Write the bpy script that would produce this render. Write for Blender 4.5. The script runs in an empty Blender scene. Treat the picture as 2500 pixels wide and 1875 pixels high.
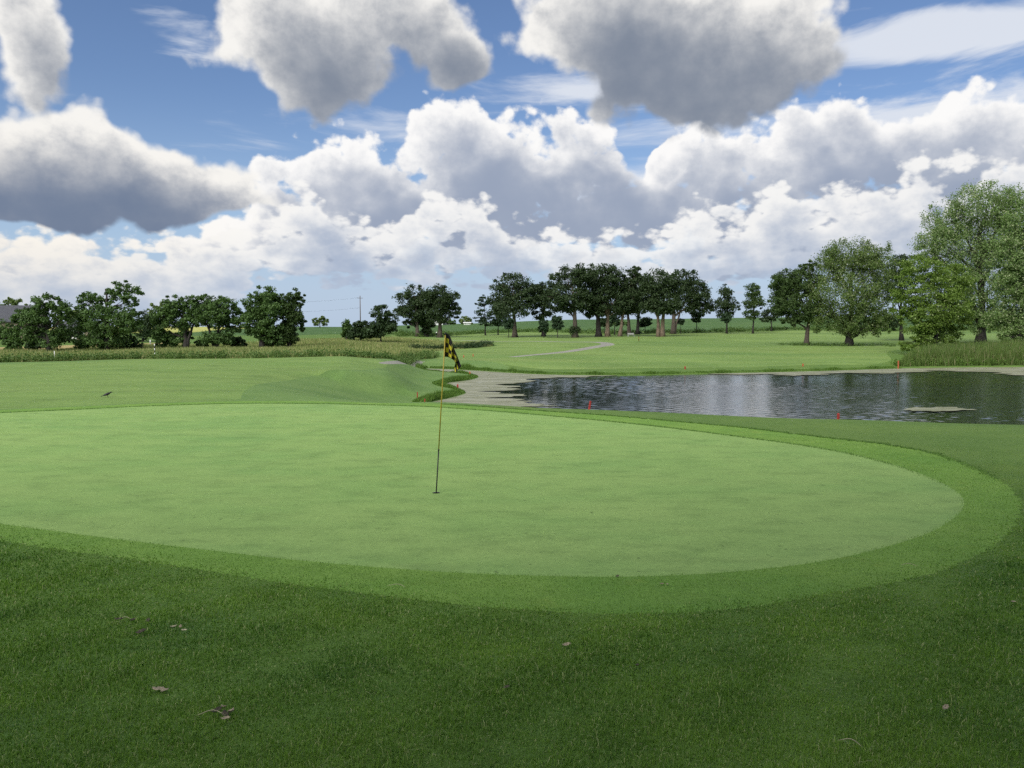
import bpy, math
from mathutils import Vector
S = bpy.context.scene
F_PX, HOR = 1950.0, 795.0
PITCH = math.atan((937.5-HOR)/F_PX)
CAM = Vector((0.0, 0.0, 2.25))
def ray(px, py):
    """direction of the photograph's point (2500 px wide frame)"""
    a, b = (px-1250.0)/F_PX, (937.5-py)/F_PX
    c, s = math.cos(PITCH), math.sin(PITCH)
    return Vector((a, c+b*s, b*c-s)).normalized()
cam = bpy.data.cameras.new('camera'); camo = bpy.data.objects.new('camera', cam)
S.collection.objects.link(camo); S.camera = camo
cam.sensor_width = 36.0; cam.lens = 36.0*F_PX/2500.0; cam.clip_end = 9000.0; cam.clip_start = 0.05
camo.location = CAM; camo.rotation_euler = (math.pi/2-PITCH, 0, 0)
S.view_settings.view_transform = 'Standard'; S.view_settings.look = 'None'
S.view_settings.gamma = 1.0; S.view_settings.use_curve_mapping = False
EXPO = 1.55
S.view_settings.exposure = EXPO
S.cycles.use_denoising = False; S.cycles.use_adaptive_sampling = True; S.cycles.adaptive_min_samples = 8; S.cycles.adaptive_threshold = 0.01
S.cycles.max_bounces = 6; S.cycles.diffuse_bounces = 3; S.cycles.glossy_bounces = 3; S.cycles.transmission_bounces = 4; S.cycles.transparent_max_bounces = 4; S.cycles.caustics_reflective = False; S.cycles.caustics_refractive = False
SUN_AZ, SUN_EL = math.radians(-148), math.radians(42)   # compass angle from +Y towards +X
# ---------------------------------------------------------------- sky
class X:
    """a socket with arithmetic"""
    def __init__(s, t, o): s.t, s.o = t, o
    def m(s, op, *a, clamp=False):
        n = s.t.nodes.new('ShaderNodeMath'); n.operation = op; n.use_clamp = clamp
        for i, v in enumerate((s,)+a):
            if isinstance(v, X): s.t.links.new(v.o, n.inputs[i])
            else: n.inputs[i].default_value = v
        return X(s.t, n.outputs[0])
    def __add__(s, b): return s.m('ADD', b)
    __radd__ = __add__
    def __sub__(s, b): return s.m('SUBTRACT', b)
    def __rsub__(s, b): return s.m('MULTIPLY', -1.0).m('ADD', b)
    def __mul__(s, b): return s.m('MULTIPLY', b)
    __rmul__ = __mul__
    def __truediv__(s, b): return s.m('DIVIDE', b)
    def pow(s, b): return s.m('POWER', b)
    def exp(s): return s.m('EXPONENT')
    def sstep(s, a, b, lo=0.0, hi=1.0):
        n = s.t.nodes.new('ShaderNodeMapRange'); n.interpolation_type = 'SMOOTHSTEP'
        s.t.links.new(s.o, n.inputs[0])
        for i, v in enumerate((a, b, lo, hi)): n.inputs[i+1].default_value = v
        return X(s.t, n.outputs[0])
    def vm(s, op, *a, out=0):
        n = s.t.nodes.new('ShaderNodeVectorMath'); n.operation = op
        for i, v in enumerate((s,)+a):
            if isinstance(v, X): s.t.links.new(v.o, n.inputs[i])
            elif op == 'SCALE' and i == 1: n.inputs['Scale'].default_value = v
            else: n.inputs[i].default_value = v
        return X(s.t, n.outputs[out])
def comb(t, x, y, z=0.0):
    n = t.nodes.new('ShaderNodeCombineXYZ')
    for i, v in enumerate((x, y, z)):
        if isinstance(v, X): t.links.new(v.o, n.inputs[i])
        else: n.inputs[i].default_value = v
    return X(t, n.outputs[0])
def noise(t, vec, scale, detail=5.0, rough=0.55, lac=2.0, color=False, dist=0.0):
    n = t.nodes.new('ShaderNodeTexNoise'); n.noise_dimensions = '2D'
    t.links.new(vec.o, n.inputs['Vector']); n.inputs['Scale'].default_value = scale
    n.inputs['Detail'].default_value = detail; n.inputs['Roughness'].default_value = rough
    n.inputs['Lacunarity'].default_value = lac; n.inputs['Distortion'].default_value = dist
    return X(t, n.outputs['Color' if color else 'Fac'])
def voro(t, vec, scale, detail=2.0, rough=0.5, smooth=0.35):
    n = t.nodes.new('ShaderNodeTexVoronoi'); n.voronoi_dimensions = '2D'; n.feature = 'F1'
    t.links.new(vec.o, n.inputs['Vector']); n.inputs['Scale'].default_value = scale
    n.inputs['Detail'].default_value = detail; n.inputs['Roughness'].default_value = rough
    return X(t, n.outputs['Distance'])
def mixc(t, f, a, b):
    n = t.nodes.new('ShaderNodeMix'); n.data_type = 'RGBA'; n.clamp_factor = True
    for sock, v in ((n.inputs[0], f), (n.inputs[6], a), (n.inputs[7], b)):
        if isinstance(v, X): t.links.new(v.o, sock)
        else: sock.default_value = v if not isinstance(v, tuple) else (*v, 1.0)[:4]
    return X(t, n.outputs[2])
def angles(px, py):
    d = ray(px, py); return math.atan2(d.x, d.y), d.z/math.hypot(d.x, d.y)
def blob(px, py, rx, ry, amp=1.0):
    u, v = angles(px, py)
    ru = abs(angles(px+rx, py)[0]-angles(px-rx, py)[0])/2
    rv = abs(angles(px, py-ry)[1]-angles(px, py+ry)[1])/2
    return u, v, ru, rv, amp
def curve(t, u, pts):
    """height of an outline (photograph y) over compass angle"""
    n = t.nodes.new('ShaderNodeFloatCurve'); c = n.mapping.curves[0]
    P = sorted((min(max((angles(px, py)[0]+0.9)/1.8, 0.0), 1.0), angles(px, py)[1]) for px, py in pts)
    while len(c.points) < len(P): c.points.new(0.5, 0.5)
    for k, (a, h) in enumerate(P): c.points[k].location = (a, h); c.points[k].handle_type = 'AUTO_CLAMPED'
    n.mapping.use_clip = False; n.mapping.extend = 'HORIZONTAL'; n.mapping.update()
    t.links.new(u.m('MULTIPLY_ADD', 1/1.8, 0.5, clamp=True).o, n.inputs['Value'])
    return X(t, n.outputs[0])
def density_group(name, shape, nz, vz, warp, gain, n_amp, v_amp, bias, cap=0.45, seed=0.0, flat=0.0, crisp=0.54, fine=True):
    """cloud thickness as a function of compass angle and height"""
    g = bpy.data.node_groups.new(name, 'ShaderNodeTree')
    g.interface.new_socket('P', in_out='INPUT', socket_type='NodeSocketVector')
    g.interface.new_socket('D', in_out='OUTPUT', socket_type='NodeSocketFloat')
    i, o = g.nodes.new('NodeGroupInput'), g.nodes.new('NodeGroupOutput')
    p = X(g, i.outputs[0])
    sx = g.nodes.new('ShaderNodeSeparateXYZ'); g.links.new(p.o, sx.inputs[0])
    u, v = X(g, sx.outputs[0]), X(g, sx.outputs[1])
    # clouds near the horizon are farther away: smaller and flatter
    w = v + (1.0-(v*-9.0).exp())*flat if flat else v
    q = comb(g, u+seed, w)
    wn = noise(g, q, nz*0.5, 2.0 if fine else 1.0, 0.5)
    if isinstance(shape, dict):
        uu, vv = wn.m('MULTIPLY_ADD', warp, u-0.5*warp), wn.m('MULTIPLY_ADD', warp*0.6, v-0.3*warp)
        top = curve(g, uu, shape['top']); bot = curve(g, uu, shape['bottom'])
        acc = ((top-vv)*(1/shape['st'])).m('MINIMUM', (vv-bot)*(1/shape['sb']))
    else:
        pw = p.vm('ADD', comb(g, (wn-0.5)*warp, (wn-0.5)*(0.7*warp)))
        acc = None
        for (bu, bv, ru, rv, amp) in shape:
            d = pw.vm('MULTIPLY_ADD', (1/ru, 1/rv, 0), (-bu/ru, -bv/rv, 0)).vm('LENGTH', out=1)
            b = d.m('MULTIPLY_ADD', -amp, amp)
            acc = b if acc is None else acc.m('SMOOTH_MAX', b, 0.12)
    acc = acc.m('MAXIMUM', -1.2).m('MINIMUM', cap)
    n = noise(g, q, nz, 8.0 if fine else 2.5, crisp if fine else 0.50)
    D = n.m('MULTIPLY_ADD', n_amp, acc.m('MULTIPLY_ADD', gain, bias-0.5*n_amp+0.42*v_amp))
    if fine: D = voro(g, q, vz, 2.0, 0.5).m('MULTIPLY_ADD', -v_amp, D)
    else: D = D - 0.40*v_amp
    g.links.new(D.o, o.inputs[0])
    return g
def use(t, g, p):
    n = t.nodes.new('ShaderNodeGroup'); n.node_tree = g; t.links.new(p.o, n.inputs[0]); return X(t, n.outputs[0])
def build_sky():
    w = bpy.data.worlds.new('World'); S.world = w; w.use_nodes = True
    t = w.node_tree; t.nodes.clear()
    out = t.nodes.new('ShaderNodeOutputWorld'); bg = t.nodes.new('ShaderNodeBackground')
    t.links.new(bg.outputs[0], out.inputs[0])
    sky = t.nodes.new('ShaderNodeTexSky'); sky.sky_type = 'NISHITA'; sky.sun_disc = False
    sky.sun_elevation = SUN_EL; sky.sun_rotation = SUN_AZ; sky.air_density = 1.0; sky.dust_density = 0.6; sky.ozone_density = 2.0
    tc = t.nodes.new('ShaderNodeTexCoord'); d = X(t, tc.outputs['Generated'])
    sp = t.nodes.new('ShaderNodeSeparateXYZ'); t.links.new(d.o, sp.inputs[0])
    x, y, z = (X(t, sp.outputs[k]) for k in range(3))
    az = x.m('ARCTAN2', y); el = (z/(x*x+y*y).m('SQRT').m('MAXIMUM', 0.02)).m('MAXIMUM', -0.05)
    p = comb(t, az, el)
    E = 2.0**EXPO
    def C(r, g, b):                      # the photograph's value -> radiance at this exposure
        f = lambda c: ((c/255+0.055)/1.055)**2.4/E
        return (f(r), f(g), f(b))
    # clear air, paler towards the horizon
    blue = mixc(t, 1.0, (0, 0, 0), X(t, sky.outputs[0])).vm('MULTIPLY', SKY_TINT).vm('SCALE', SKY_STRENGTH)
    haze = el.sstep(0.0, 0.30, 1.0, 0.0)
    col = mixc(t, haze.pow(1.3)*0.80, blue, C(176, 200, 228))
    # thin high veil
    q2 = comb(t, az*0.55+el*-0.55, el*2.6, 3.3)
    veil = noise(t, q2, 7.0, 6.0, 0.6, dist=0.4)
    vb = None
    for (bu, bv, ru, rv, amp) in [blob(2330, 85, 430, 70), blob(1420, 225, 260, 45, .7), blob(2250, 300, 620, 130, 1.0), blob(1000, 330, 420, 60, .6), blob(460,110,110,60,.35), blob(1750,420,500,130,.6)]:
        dd = p.vm('SUBTRACT', (bu, bv, 0)).vm('MULTIPLY', (1/ru, 1/rv, 0)).vm('LENGTH', out=1)
        b = dd.m('MULTIPLY_ADD', -amp, amp); vb = b if vb is None else vb.m('MAXIMUM', b)
    va = (vb.m('MAXIMUM', -0.35)*0.75 + (veil-0.5)*1.7).sstep(0.0, 0.55)*0.9
    col = mixc(t, va, col, C(226, 231, 240))
    tex = noise(t, comb(t, az, el+(1.0-(el*-9.0).exp())*0.10), 26.0, 7.0, 0.60)
    def layer(col, gs, k, steps, L, lit, shade, edge, amax=1.0, warm=None, kmin=0.0):
        D0 = use(t, gs[0], p)
        od = None
        prev = 0.0
        for j, s in enumerate(steps):
            Di = use(t, gs[0 if j < 1 else 1], p.vm('ADD', (L[0]*s, L[1]*s, 0)))
            c = Di.m('MAXIMUM', 0.0)*(s-prev); prev = s
            od = c if od is None else od+c
        T = (od*-k).exp()
        a = D0.sstep(edge[0], edge[1])*amax
        thick = D0.sstep(0.05, 0.9)
        T = T*(1.0-thick*0.25)*(tex*1.3+0.35)
        litc = lit
        if warm is not None: litc = mixc(t, warm, lit, C(253, 246, 234))
        c = mixc(t, T.sstep(kmin, 0.92), shade, litc)
        return mixc(t, a, col, c)
    warm = az.sstep(-0.2, -0.6)*el.sstep(0.25, 0.05)
    Ls = (-0.55, 0.83)
    st = (0.006, 0.018, 0.045, 0.10)
    def both(name, *a, **k): return [density_group(name+n, *a, **k, fine=f) for n, f in (('_fine', True), ('_coarse', False))]
    col = layer(col, both('cloud_far', FAR, 15.0, 22.0, 0.08, 1.0, 1.15, 0.42, 0.10, flat=0.12), 46.0, st, Ls,
                C(252, 251, 250), C(152, 164, 186), (0.0, 0.19), warm=warm)
    col = layer(col, both('cloud_bank', BANK, 18.0, 25.0, 0.07, 1.0, 1.3, 0.5, 0.16, flat=0.22, seed=2.1), 30.0, st, Ls,
                C(249, 248, 246), C(156, 172, 198), (0.0, 0.25), amax=0.92, warm=warm)
    # distance: the lowest clouds fade into pale air
    col = mixc(t, el.sstep(0.0, 0.12, 0.5, 0.0), col, C(188, 202, 222))
    col = layer(col, both('cloud_slab', SLAB, 13.0, 18.0, 0.07, 1.25, 1.0, 0.40, 0.10, cap=0.9, seed=5.2, crisp=0.47), 30.0, st, Ls,
                C(247, 245, 241), C(112, 127, 152), (0.0, 0.26), warm=warm)
    col = layer(col, both('cloud_low', LOW, 12.5, 18.0, 0.09, 1.2, 1.35, 0.36, 0.14, cap=0.75, seed=7.7, crisp=0.50), 16.0, st, Ls,
                C(247, 245, 241), C(122, 133, 151), (0.0, 0.36), warm=warm)
    t.links.new(col.o, bg.inputs[0]); bg.inputs[1].default_value = 1.0
    # the rest of the sky: the same broken cumulus, drawn with fewer steps (most of what lights the ground)
    zz = z.m('MAXIMUM', 0.12); pl = comb(t, x/zz, y/zz)
    n1 = noise(t, pl, 0.55, 4.0, 0.55); n2 = noise(t, pl.vm('ADD', (0.35, -0.2, 0)), 0.55, 3.0, 0.55)
    cc = mixc(t, n2.sstep(0.42, 0.66), C(246, 245, 243), C(140, 150, 166))
    rest = mixc(t, n1.sstep(0.44, 0.54), blue, cc)
    rest = mixc(t, el.sstep(0.0, 0.25, 0.9, 0.0), rest, C(205, 214, 226))
    bg2 = t.nodes.new('ShaderNodeBackground'); t.links.new(rest.o, bg2.inputs[0])
    mx = t.nodes.new('ShaderNodeMixShader')
    f = az.m('ABSOLUTE').sstep(0.74, 0.98).m('MAXIMUM', el.sstep(0.5, 0.75)).m('MAXIMUM', el.sstep(-0.01, -0.03))
    t.links.new(f.o, mx.inputs[0]); t.links.new(bg.outputs[0], mx.inputs[1]); t.links.new(bg2.outputs[0], mx.inputs[2])
    t.links.new(mx.outputs[0], out.inputs[0])
    w.cycles.sampling_method = 'NONE'
SKY_STRENGTH, SKY_TINT = 0.05, (0.62, 0.67, 0.78)
# cumulus farther off: outline of their tops and bases (photograph positions)
FAR = dict(st=0.10, sb=0.06, top=[(0, 560), (200, 560), (450, 545), (590, 470), (640, 385), (720, 345), (850, 325), (950, 350), (1000, 270), (1060, 205), (1110, 200), (1180, 245),
    (1260, 270), (1350, 300), (1420, 295), (1500, 350), (1570, 420), (1620, 300), (1660, 285), (1720, 330), (1800, 310), (1870, 280), (1940, 220), (2030, 210), (2090, 290),
    (2200, 250), (2320, 215), (2500, 195)], bottom=[(0, 760), (500, 730), (900, 660), (1250, 650), (1600, 640), (2000, 700), (2500, 740)])
BANK = dict(st=0.09, sb=0.05, top=[(0, 590), (200, 585), (400, 580), (560, 560), (680, 470), (760, 455), (850, 520), (950, 560), (1040, 470), (1130, 470), (1250, 550), (1400, 560),
    (1600, 560), (1700, 500), (1830, 490), (1950, 450), (2100, 440), (2220, 400), (2350, 395), (2500, 390)], bottom=[(0, 800), (450, 770), (800, 690), (1250, 700), (1600, 690), (2000, 720), (2500, 760)])
# nearer clouds seen from below
SLAB = dict(st=0.085, sb=0.035, top=[(-400, 250), (0, 245), (120, 250), (250, 262), (330, 305), (430, 360), (520, 395), (590, 415), (650, 455), (710, 500), (755, 545), (820, 640), (2500, 700)],
    bottom=[(-400, 560), (0, 548), (200, 562), (420, 562), (550, 535), (640, 518), (710, 512), (755, 492), (820, 400), (2500, 300)])
LOW = [blob(*b) for b in [
    (60, 130, 150, 160, 1.2), (20, 60, 150, 110, 1.1),
    (680, 50, 200, 160, 1.15), (780, 140, 180, 130, 1.1), (940, 60, 230, 150, 1.15), (1090, 150, 120, 90, 1.0),
    (1490, 40, 270, 190, 1.3), (1730, 110, 350, 210, 1.4), (1570, 215, 140, 95, 1.1)]]
SUN_STRENGTH, SUN_ANGLE = 1.5, 42.0
build_sky()
sun = bpy.data.lights.new('sun', 'SUN'); sun.energy = SUN_STRENGTH; sun.angle = math.radians(SUN_ANGLE); sun.color = (1.0, 0.96, 0.89)
suno = bpy.data.objects.new('sun', sun); S.collection.objects.link(suno)
suno.rotation_euler = Vector((math.sin(SUN_AZ)*math.cos(SUN_EL), math.cos(SUN_AZ)*math.cos(SUN_EL), math.sin(SUN_EL))).to_track_quat('Z', 'Y').to_euler()
# ================================================================ helpers
import numpy as np
R = np.random.default_rng(11)
COL = S.collection
WATER = -2.0
def link(o, parent=None):
    COL.objects.link(o)
    if parent is not None: o.parent = parent
    return o
def tag(o, label=None, cat=None, group=None, kind=None):
    if label: o['label'] = label
    if cat: o['category'] = cat
    if group: o['group'] = group
    if kind: o['kind'] = kind
    return o
def empty(name, loc, rz=0.0):
    o = bpy.data.objects.new(name, None); o.empty_display_size = 0.2
    o.location = loc; o.rotation_euler = (0, 0, rz); return link(o)
def mesh_obj(name, verts, faces, mats, parent=None, smooth=False, mi=None):
    """one mesh object from vertex and face arrays (faces: one array of triangles/quads or a list)"""
    me = bpy.data.meshes.new(name)
    verts = np.asarray(verts, dtype=np.float32)
    if isinstance(faces, np.ndarray):
        k = faces.shape[1]; nf = len(faces)
        me.vertices.add(len(verts)); me.vertices.foreach_set('co', verts.ravel())
        me.loops.add(nf*k); me.loops.foreach_set('vertex_index', faces.astype(np.int32).ravel())
        me.polygons.add(nf); me.polygons.foreach_set('loop_start', np.arange(0, nf*k, k, dtype=np.int32))
        me.polygons.foreach_set('loop_total', np.full(nf, k, dtype=np.int32))
    else:
        me.from_pydata(verts.tolist(), [], faces)
    if mi is not None: me.polygons.foreach_set('material_index', np.asarray(mi, dtype=np.int32))
    me.polygons.foreach_set('use_smooth', np.full(len(me.polygons), smooth))
    me.update(calc_edges=True); me.validate()
    for m in (mats if isinstance(mats, (list, tuple)) else [mats]): me.materials.append(m)
    return link(bpy.data.objects.new(name, me), parent)
class MB:
    """collects shapes for one mesh"""
    def __init__(s): s.v, s.f, s.n = [], [], 0
    def add(s, v, f):
        s.v.append(np.asarray(v, float)); s.f += [tuple(int(i)+s.n for i in q) for q in f]; s.n += len(v); return s
    def box(s, c, d, rz=0.0, tilt=(0, 0)):
        x, y, z = (k/2 for k in d)
        v = np.array([(a*x, b*y, e*z) for e in (-1, 1) for b in (-1, 1) for a in (-1, 1)])
        v[:, 0] += v[:, 2]*tilt[0]; v[:, 1] += v[:, 2]*tilt[1]
        cs, sn = math.cos(rz), math.sin(rz)
        v = np.c_[v[:, 0]*cs-v[:, 1]*sn, v[:, 0]*sn+v[:, 1]*cs, v[:, 2]]+np.array(c)
        return s.add(v, [(0, 2, 3, 1), (4, 5, 7, 6), (0, 1, 5, 4), (2, 6, 7, 3), (0, 4, 6, 2), (1, 3, 7, 5)])
    def tube(s, pts, rad, sides=8, cap=True):
        P = np.asarray(pts, float); n = len(P); rad = np.broadcast_to(rad, (n,))
        T = np.gradient(P, axis=0); T /= np.linalg.norm(T, axis=1)[:, None]+1e-12
        ref = np.array((0.31, 0.95, 0.02)) if abs(T[0, 2]) > 0.5 else np.array((0, 0, 1.0))
        A = np.cross(T, ref); A /= np.linalg.norm(A, axis=1)[:, None]+1e-12
        B = np.cross(T, A); th = np.arange(sides)*2*math.pi/sides
        V = (P[:, None]+rad[:, None, None]*(np.cos(th)[None, :, None]*A[:, None]+np.sin(th)[None, :, None]*B[:, None])).reshape(-1, 3)
        f = [(i*sides+j, i*sides+(j+1) % sides, (i+1)*sides+(j+1) % sides, (i+1)*sides+j) for i in range(n-1) for j in range(sides)]
        if cap: f += [tuple(range(sides))[::-1], tuple((n-1)*sides+j for j in range(sides))]
        return s.add(V, f)
    def build(s, name, mat, parent=None, smooth=False):
        return mesh_obj(name, np.concatenate(s.v), s.f, mat, parent, smooth)
# ---------------------------------------------------------------- terrain
# ground height along lines of sight: (tangent of the compass angle) -> [(distance, height)]
NEAR = [(0, .66), (1.5, .60), (3, .44), (4.5, .25), (6, .10), (7.5, .03), (9, 0), (11, 0), (15, 0), (18, .0)]
PROF = {
 -0.70: [(20, 0), (24, -.12), (34, -.2), (45, -.22), (54, -.25), (62, -.6), (75, -.8), (95, -1.0), (115, -1.0), (150, -.5), (230, .8), (500, 1.6)],
 -0.45: [(21, 0), (25, -.12), (36, -.2), (48, -.2), (60, -.2), (68, -.55), (80, -.75), (100, -.8), (130, -.7), (170, 0), (230, .7), (500, 1.4)],
 -0.22: [(22, 0), (26, -.15), (36, -.3), (48, -.32), (64, -.25), (74, -.5), (90, -.6), (110, -.5), (130, -.25), (160, .15), (220, .9), (500, 1.4)],
 -0.16: [(22.5, 0), (26, -.18), (36, -.5), (48, -.6), (64, -.6), (74, -.72), (90, -.75), (110, -.65), (130, -.45), (160, -.1), (220, .6), (500, 2.0)],
 -0.10: [(24, 0), (26.5, -.2), (32, -.8), (40, -1.5), (55, -1.6), (75, -1.6), (85, -1.25), (100, -1.05), (120, -.85), (150, -.7), (190, -.5), (240, .2), (330, 1.6), (500, 3.2)],
 0.10: [(21, 0), (25, -.22), (32, -.8), (45, -1.6), (60, -1.75), (72, -1.7), (90, -1.35), (120, -.85), (150, -.6), (185, -.4), (240, .6), (330, 3.0), (500, 6.2)],
 0.40: [(18.5, 0), (22, -.2), (28, -.7), (45, -1.6), (65, -1.75), (80, -1.65), (100, -1.3), (138, -.8), (190, .2), (260, 2.2), (350, 4.6), (500, 7.8)],
 0.70: [(16.5, 0), (20, -.22), (26, -.7), (45, -1.6), (70, -1.75), (88, -1.65), (105, -1.3), (138, -.8), (190, .3), (260, 2.4), (350, 5.0), (500, 8.2)],
}
TT = np.array(sorted(PROF)); LD = np.linspace(math.log(4), math.log(4504), 420)
_tab = []
for _t in TT:
    _p = NEAR+[q for q in PROF[_t] if q[0] > 18]+[(620, PROF[_t][-1][1]), (800, PROF[_t][-1][1]-6), (1500, -40), (4500, -160)]
    _p = np.array(_p); _row = np.interp(np.exp(LD)-4, _p[:, 0], _p[:, 1])
    for _ in range(10): _row[1:-1] = .25*_row[:-2]+.5*_row[1:-1]+.25*_row[2:]
    _tab.append(_row)
TAB = np.array(_tab)
POND_TD = [(-.110, 41), (-.085, 37), (-.05, 34.5), (0, 32.5), (.1, 31), (.25, 29.3), (.4, 28.0), (.64, 27), (1.0, 27), (1.05, 60), (.95, 86), (.64, 81.5), (.55, 80.5), (.48, 78.5), (.38, 74), (.23, 70), (.13, 68.2),
  (.05, 69), (0, 71.5), (-.03, 74), (-.07, 77), (-.104, 78.6), (-.112, 76.5), (-.10, 73.5), (-.075, 70.5), (-.047, 67.5), (-.044, 65), (-.055, 62), (-.078, 59.5), (-.089, 57), (-.08, 54), (-.062, 51.5), (-.061, 49.5), (-.08, 46.5), (-.103, 44)]
def spline(P, k=8, closed=True):
    P = np.asarray(P, float); n = len(P); out = []
    for i in range(n if closed else n-1):
        a, b, c, d = (P[(i+j) % n] if closed else P[min(max(i+j, 0), n-1)] for j in (-1, 0, 1, 2))
        for u in np.arange(k)/k:
            out.append(.5*((2*b)+(c-a)*u+(2*a-5*b+4*c-d)*u*u+(3*b-a-3*c+d)*u**3))
    if not closed: out.append(P[-1])
    return np.array(out)
POND = spline([(t*d, d) for t, d in POND_TD], 7)
def inside(poly, x, y):
    x = np.asarray(x); y = np.asarray(y); r = np.zeros(x.shape, bool)
    bx = (x >= poly[:, 0].min()) & (x <= poly[:, 0].max()) & (y >= poly[:, 1].min()) & (y <= poly[:, 1].max())
    if not bx.any(): return r
    xs, ys = x[bx], y[bx]; q = np.zeros(xs.shape, bool); n = len(poly)
    for i in range(n):
        x0, y0 = poly[i]; x1, y1 = poly[(i+1) % n]
        if y0 == y1: continue
        q ^= ((y0 > ys) != (y1 > ys)) & (xs < (x1-x0)*(ys-y0)/(y1-y0)+x0)
    r[bx] = q; return r
def dist_to(poly, x, y, closed=True):
    x = np.asarray(x, float).ravel(); y = np.asarray(y, float).ravel(); best = np.full(x.shape, 1e9)
    n = len(poly)
    for i in range(n if closed else n-1):
        a, b = poly[i], poly[(i+1) % n]; e = b-a; L = e@e+1e-12
        u = np.clip(((x-a[0])*e[0]+(y-a[1])*e[1])/L, 0, 1)
        best = np.minimum(best, (x-a[0]-u*e[0])**2+(y-a[1]-u*e[1])**2)
    return np.sqrt(best)
def height(x, y):
    x = np.asarray(x, float); y = np.asarray(y, float); sh = x.shape; x, y = x.ravel(), y.ravel()
    r = np.hypot(x, y); az = np.arctan2(x, y); ac = np.clip(az, -.61, .61)
    d = r*np.cos(ac); t = np.tan(ac)
    fi = np.clip((np.log(d+4)-LD[0])/(LD[1]-LD[0]), 0, len(LD)-1.001); i = fi.astype(int); fi -= i
    j = np.clip(np.searchsorted(TT, t)-1, 0, len(TT)-2); fj = np.clip((t-TT[j])/(TT[j+1]-TT[j]), 0, 1); fj = fj*fj*(3-2*fj)
    h = (TAB[j, i]*(1-fi)+TAB[j, i+1]*fi)*(1-fj)+(TAB[j+1, i]*(1-fi)+TAB[j+1, i+1]*fi)*fj
    # small unevenness of the ground
    h = h+.022*np.sin(x*.9+1.3)*np.sin(y*.7+.4)*np.clip((4-d)/4+.6, 0, 1)*(d < 8)+np.clip((d-24)/30, 0, 1)*(.07*np.sin(x*.16+y*.05)*np.sin(y*.11+1)+.05*np.sin(x*.37-y*.21))
    near = (x > -25) & (x < 110) & (y > 12) & (y < 110)
    if near.any():
        xs, ys = x[near], y[near]; s = dist_to(POND, xs, ys); ins = inside(POND, xs, ys)
        W = np.where(ys < 46, 9.0, 5.0); k = np.clip(s/W, 0, 1); k = k*k*(3-2*k)
        hb = h[near]
        land = WATER+.05+(hb-WATER-.05)*k+.12*np.clip(s/.5, 0, 1)*(1-k)
        h[near] = np.where(ins, WATER+.05-np.clip(s/3, 0, 1)*1.1, land)
    return h.reshape(sh)
def h1(x, y): return float(height(np.array([x]), np.array([y]))[0])
def hits(pts, far=900.0):
    """where the lines of sight through these points of the photograph meet the ground"""
    D = np.array([ray(px, py) for px, py in pts]); n = len(D)
    ts = np.concatenate([np.arange(1.5, 30, .15), 30*1.012**np.arange(0, 300)]); ts = ts[ts < far]
    out = np.zeros((n, 3))
    for k in range(n):
        X_, Y_, Z_ = D[k, 0]*ts, D[k, 1]*ts, CAM.z+D[k, 2]*ts
        g = Z_-height(X_, Y_); w = np.where(g < 0)[0]
        if len(w) == 0: t = far
        elif w[0] == 0: t = ts[0]
        else:
            a, b = ts[w[0]-1], ts[w[0]]; ga, gb = g[w[0]-1], g[w[0]]; t = a+(b-a)*ga/(ga-gb)
        out[k] = (D[k, 0]*t, D[k, 1]*t, 0)
    out[:, 2] = height(out[:, 0], out[:, 1]); return out
def at_depth(px, d):
    """ground point in the photograph's column px at distance d"""
    x = (px-1250)/F_PX*d*1.0; return np.array((x, d, h1(x, d)))
def area_px(P, k=6): return spline(hits(P)[:, :2], k)
# ================================================================ materials
def mat(name):
    m = bpy.data.materials.new(name); m.use_nodes = True; t = m.node_tree
    return m, t, t.nodes['Principled BSDF']
def pos(t, sc=(1, 1, 1)):
    g = t.nodes.new('ShaderNodeNewGeometry'); return X(t, g.outputs['Position']).vm('MULTIPLY', sc)
def n3(t, v, scale, detail=4.0, rough=0.55, color=False, dist=0.0):
    x = noise(t, v, scale, detail, rough, color=color, dist=dist); x.o.node.noise_dimensions = '3D'; return x
def bump(t, b, hgt, strength, dist):
    n = t.nodes.new('ShaderNodeBump'); n.inputs['Strength'].default_value = strength; n.inputs['Distance'].default_value = dist
    t.links.new(hgt.o, n.inputs['Height']); t.links.new(n.outputs[0], b.inputs['Normal'])
def plain(name, c, rough=0.6, var=0.15, scale=8.0, metal=0.0):
    m, t, b = mat(name); f = n3(t, pos(t), scale, 4.0)
    col = mixc(t, f.sstep(.3, .7), tuple(k*(1-var) for k in c), tuple(min(1, k*(1+var)) for k in c))
    t.links.new(col.o, b.inputs['Base Color']); b.inputs['Roughness'].default_value = rough; b.inputs['Metallic'].default_value = metal
    b.inputs['Specular IOR Level'].default_value = 0.3
    return m
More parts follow.
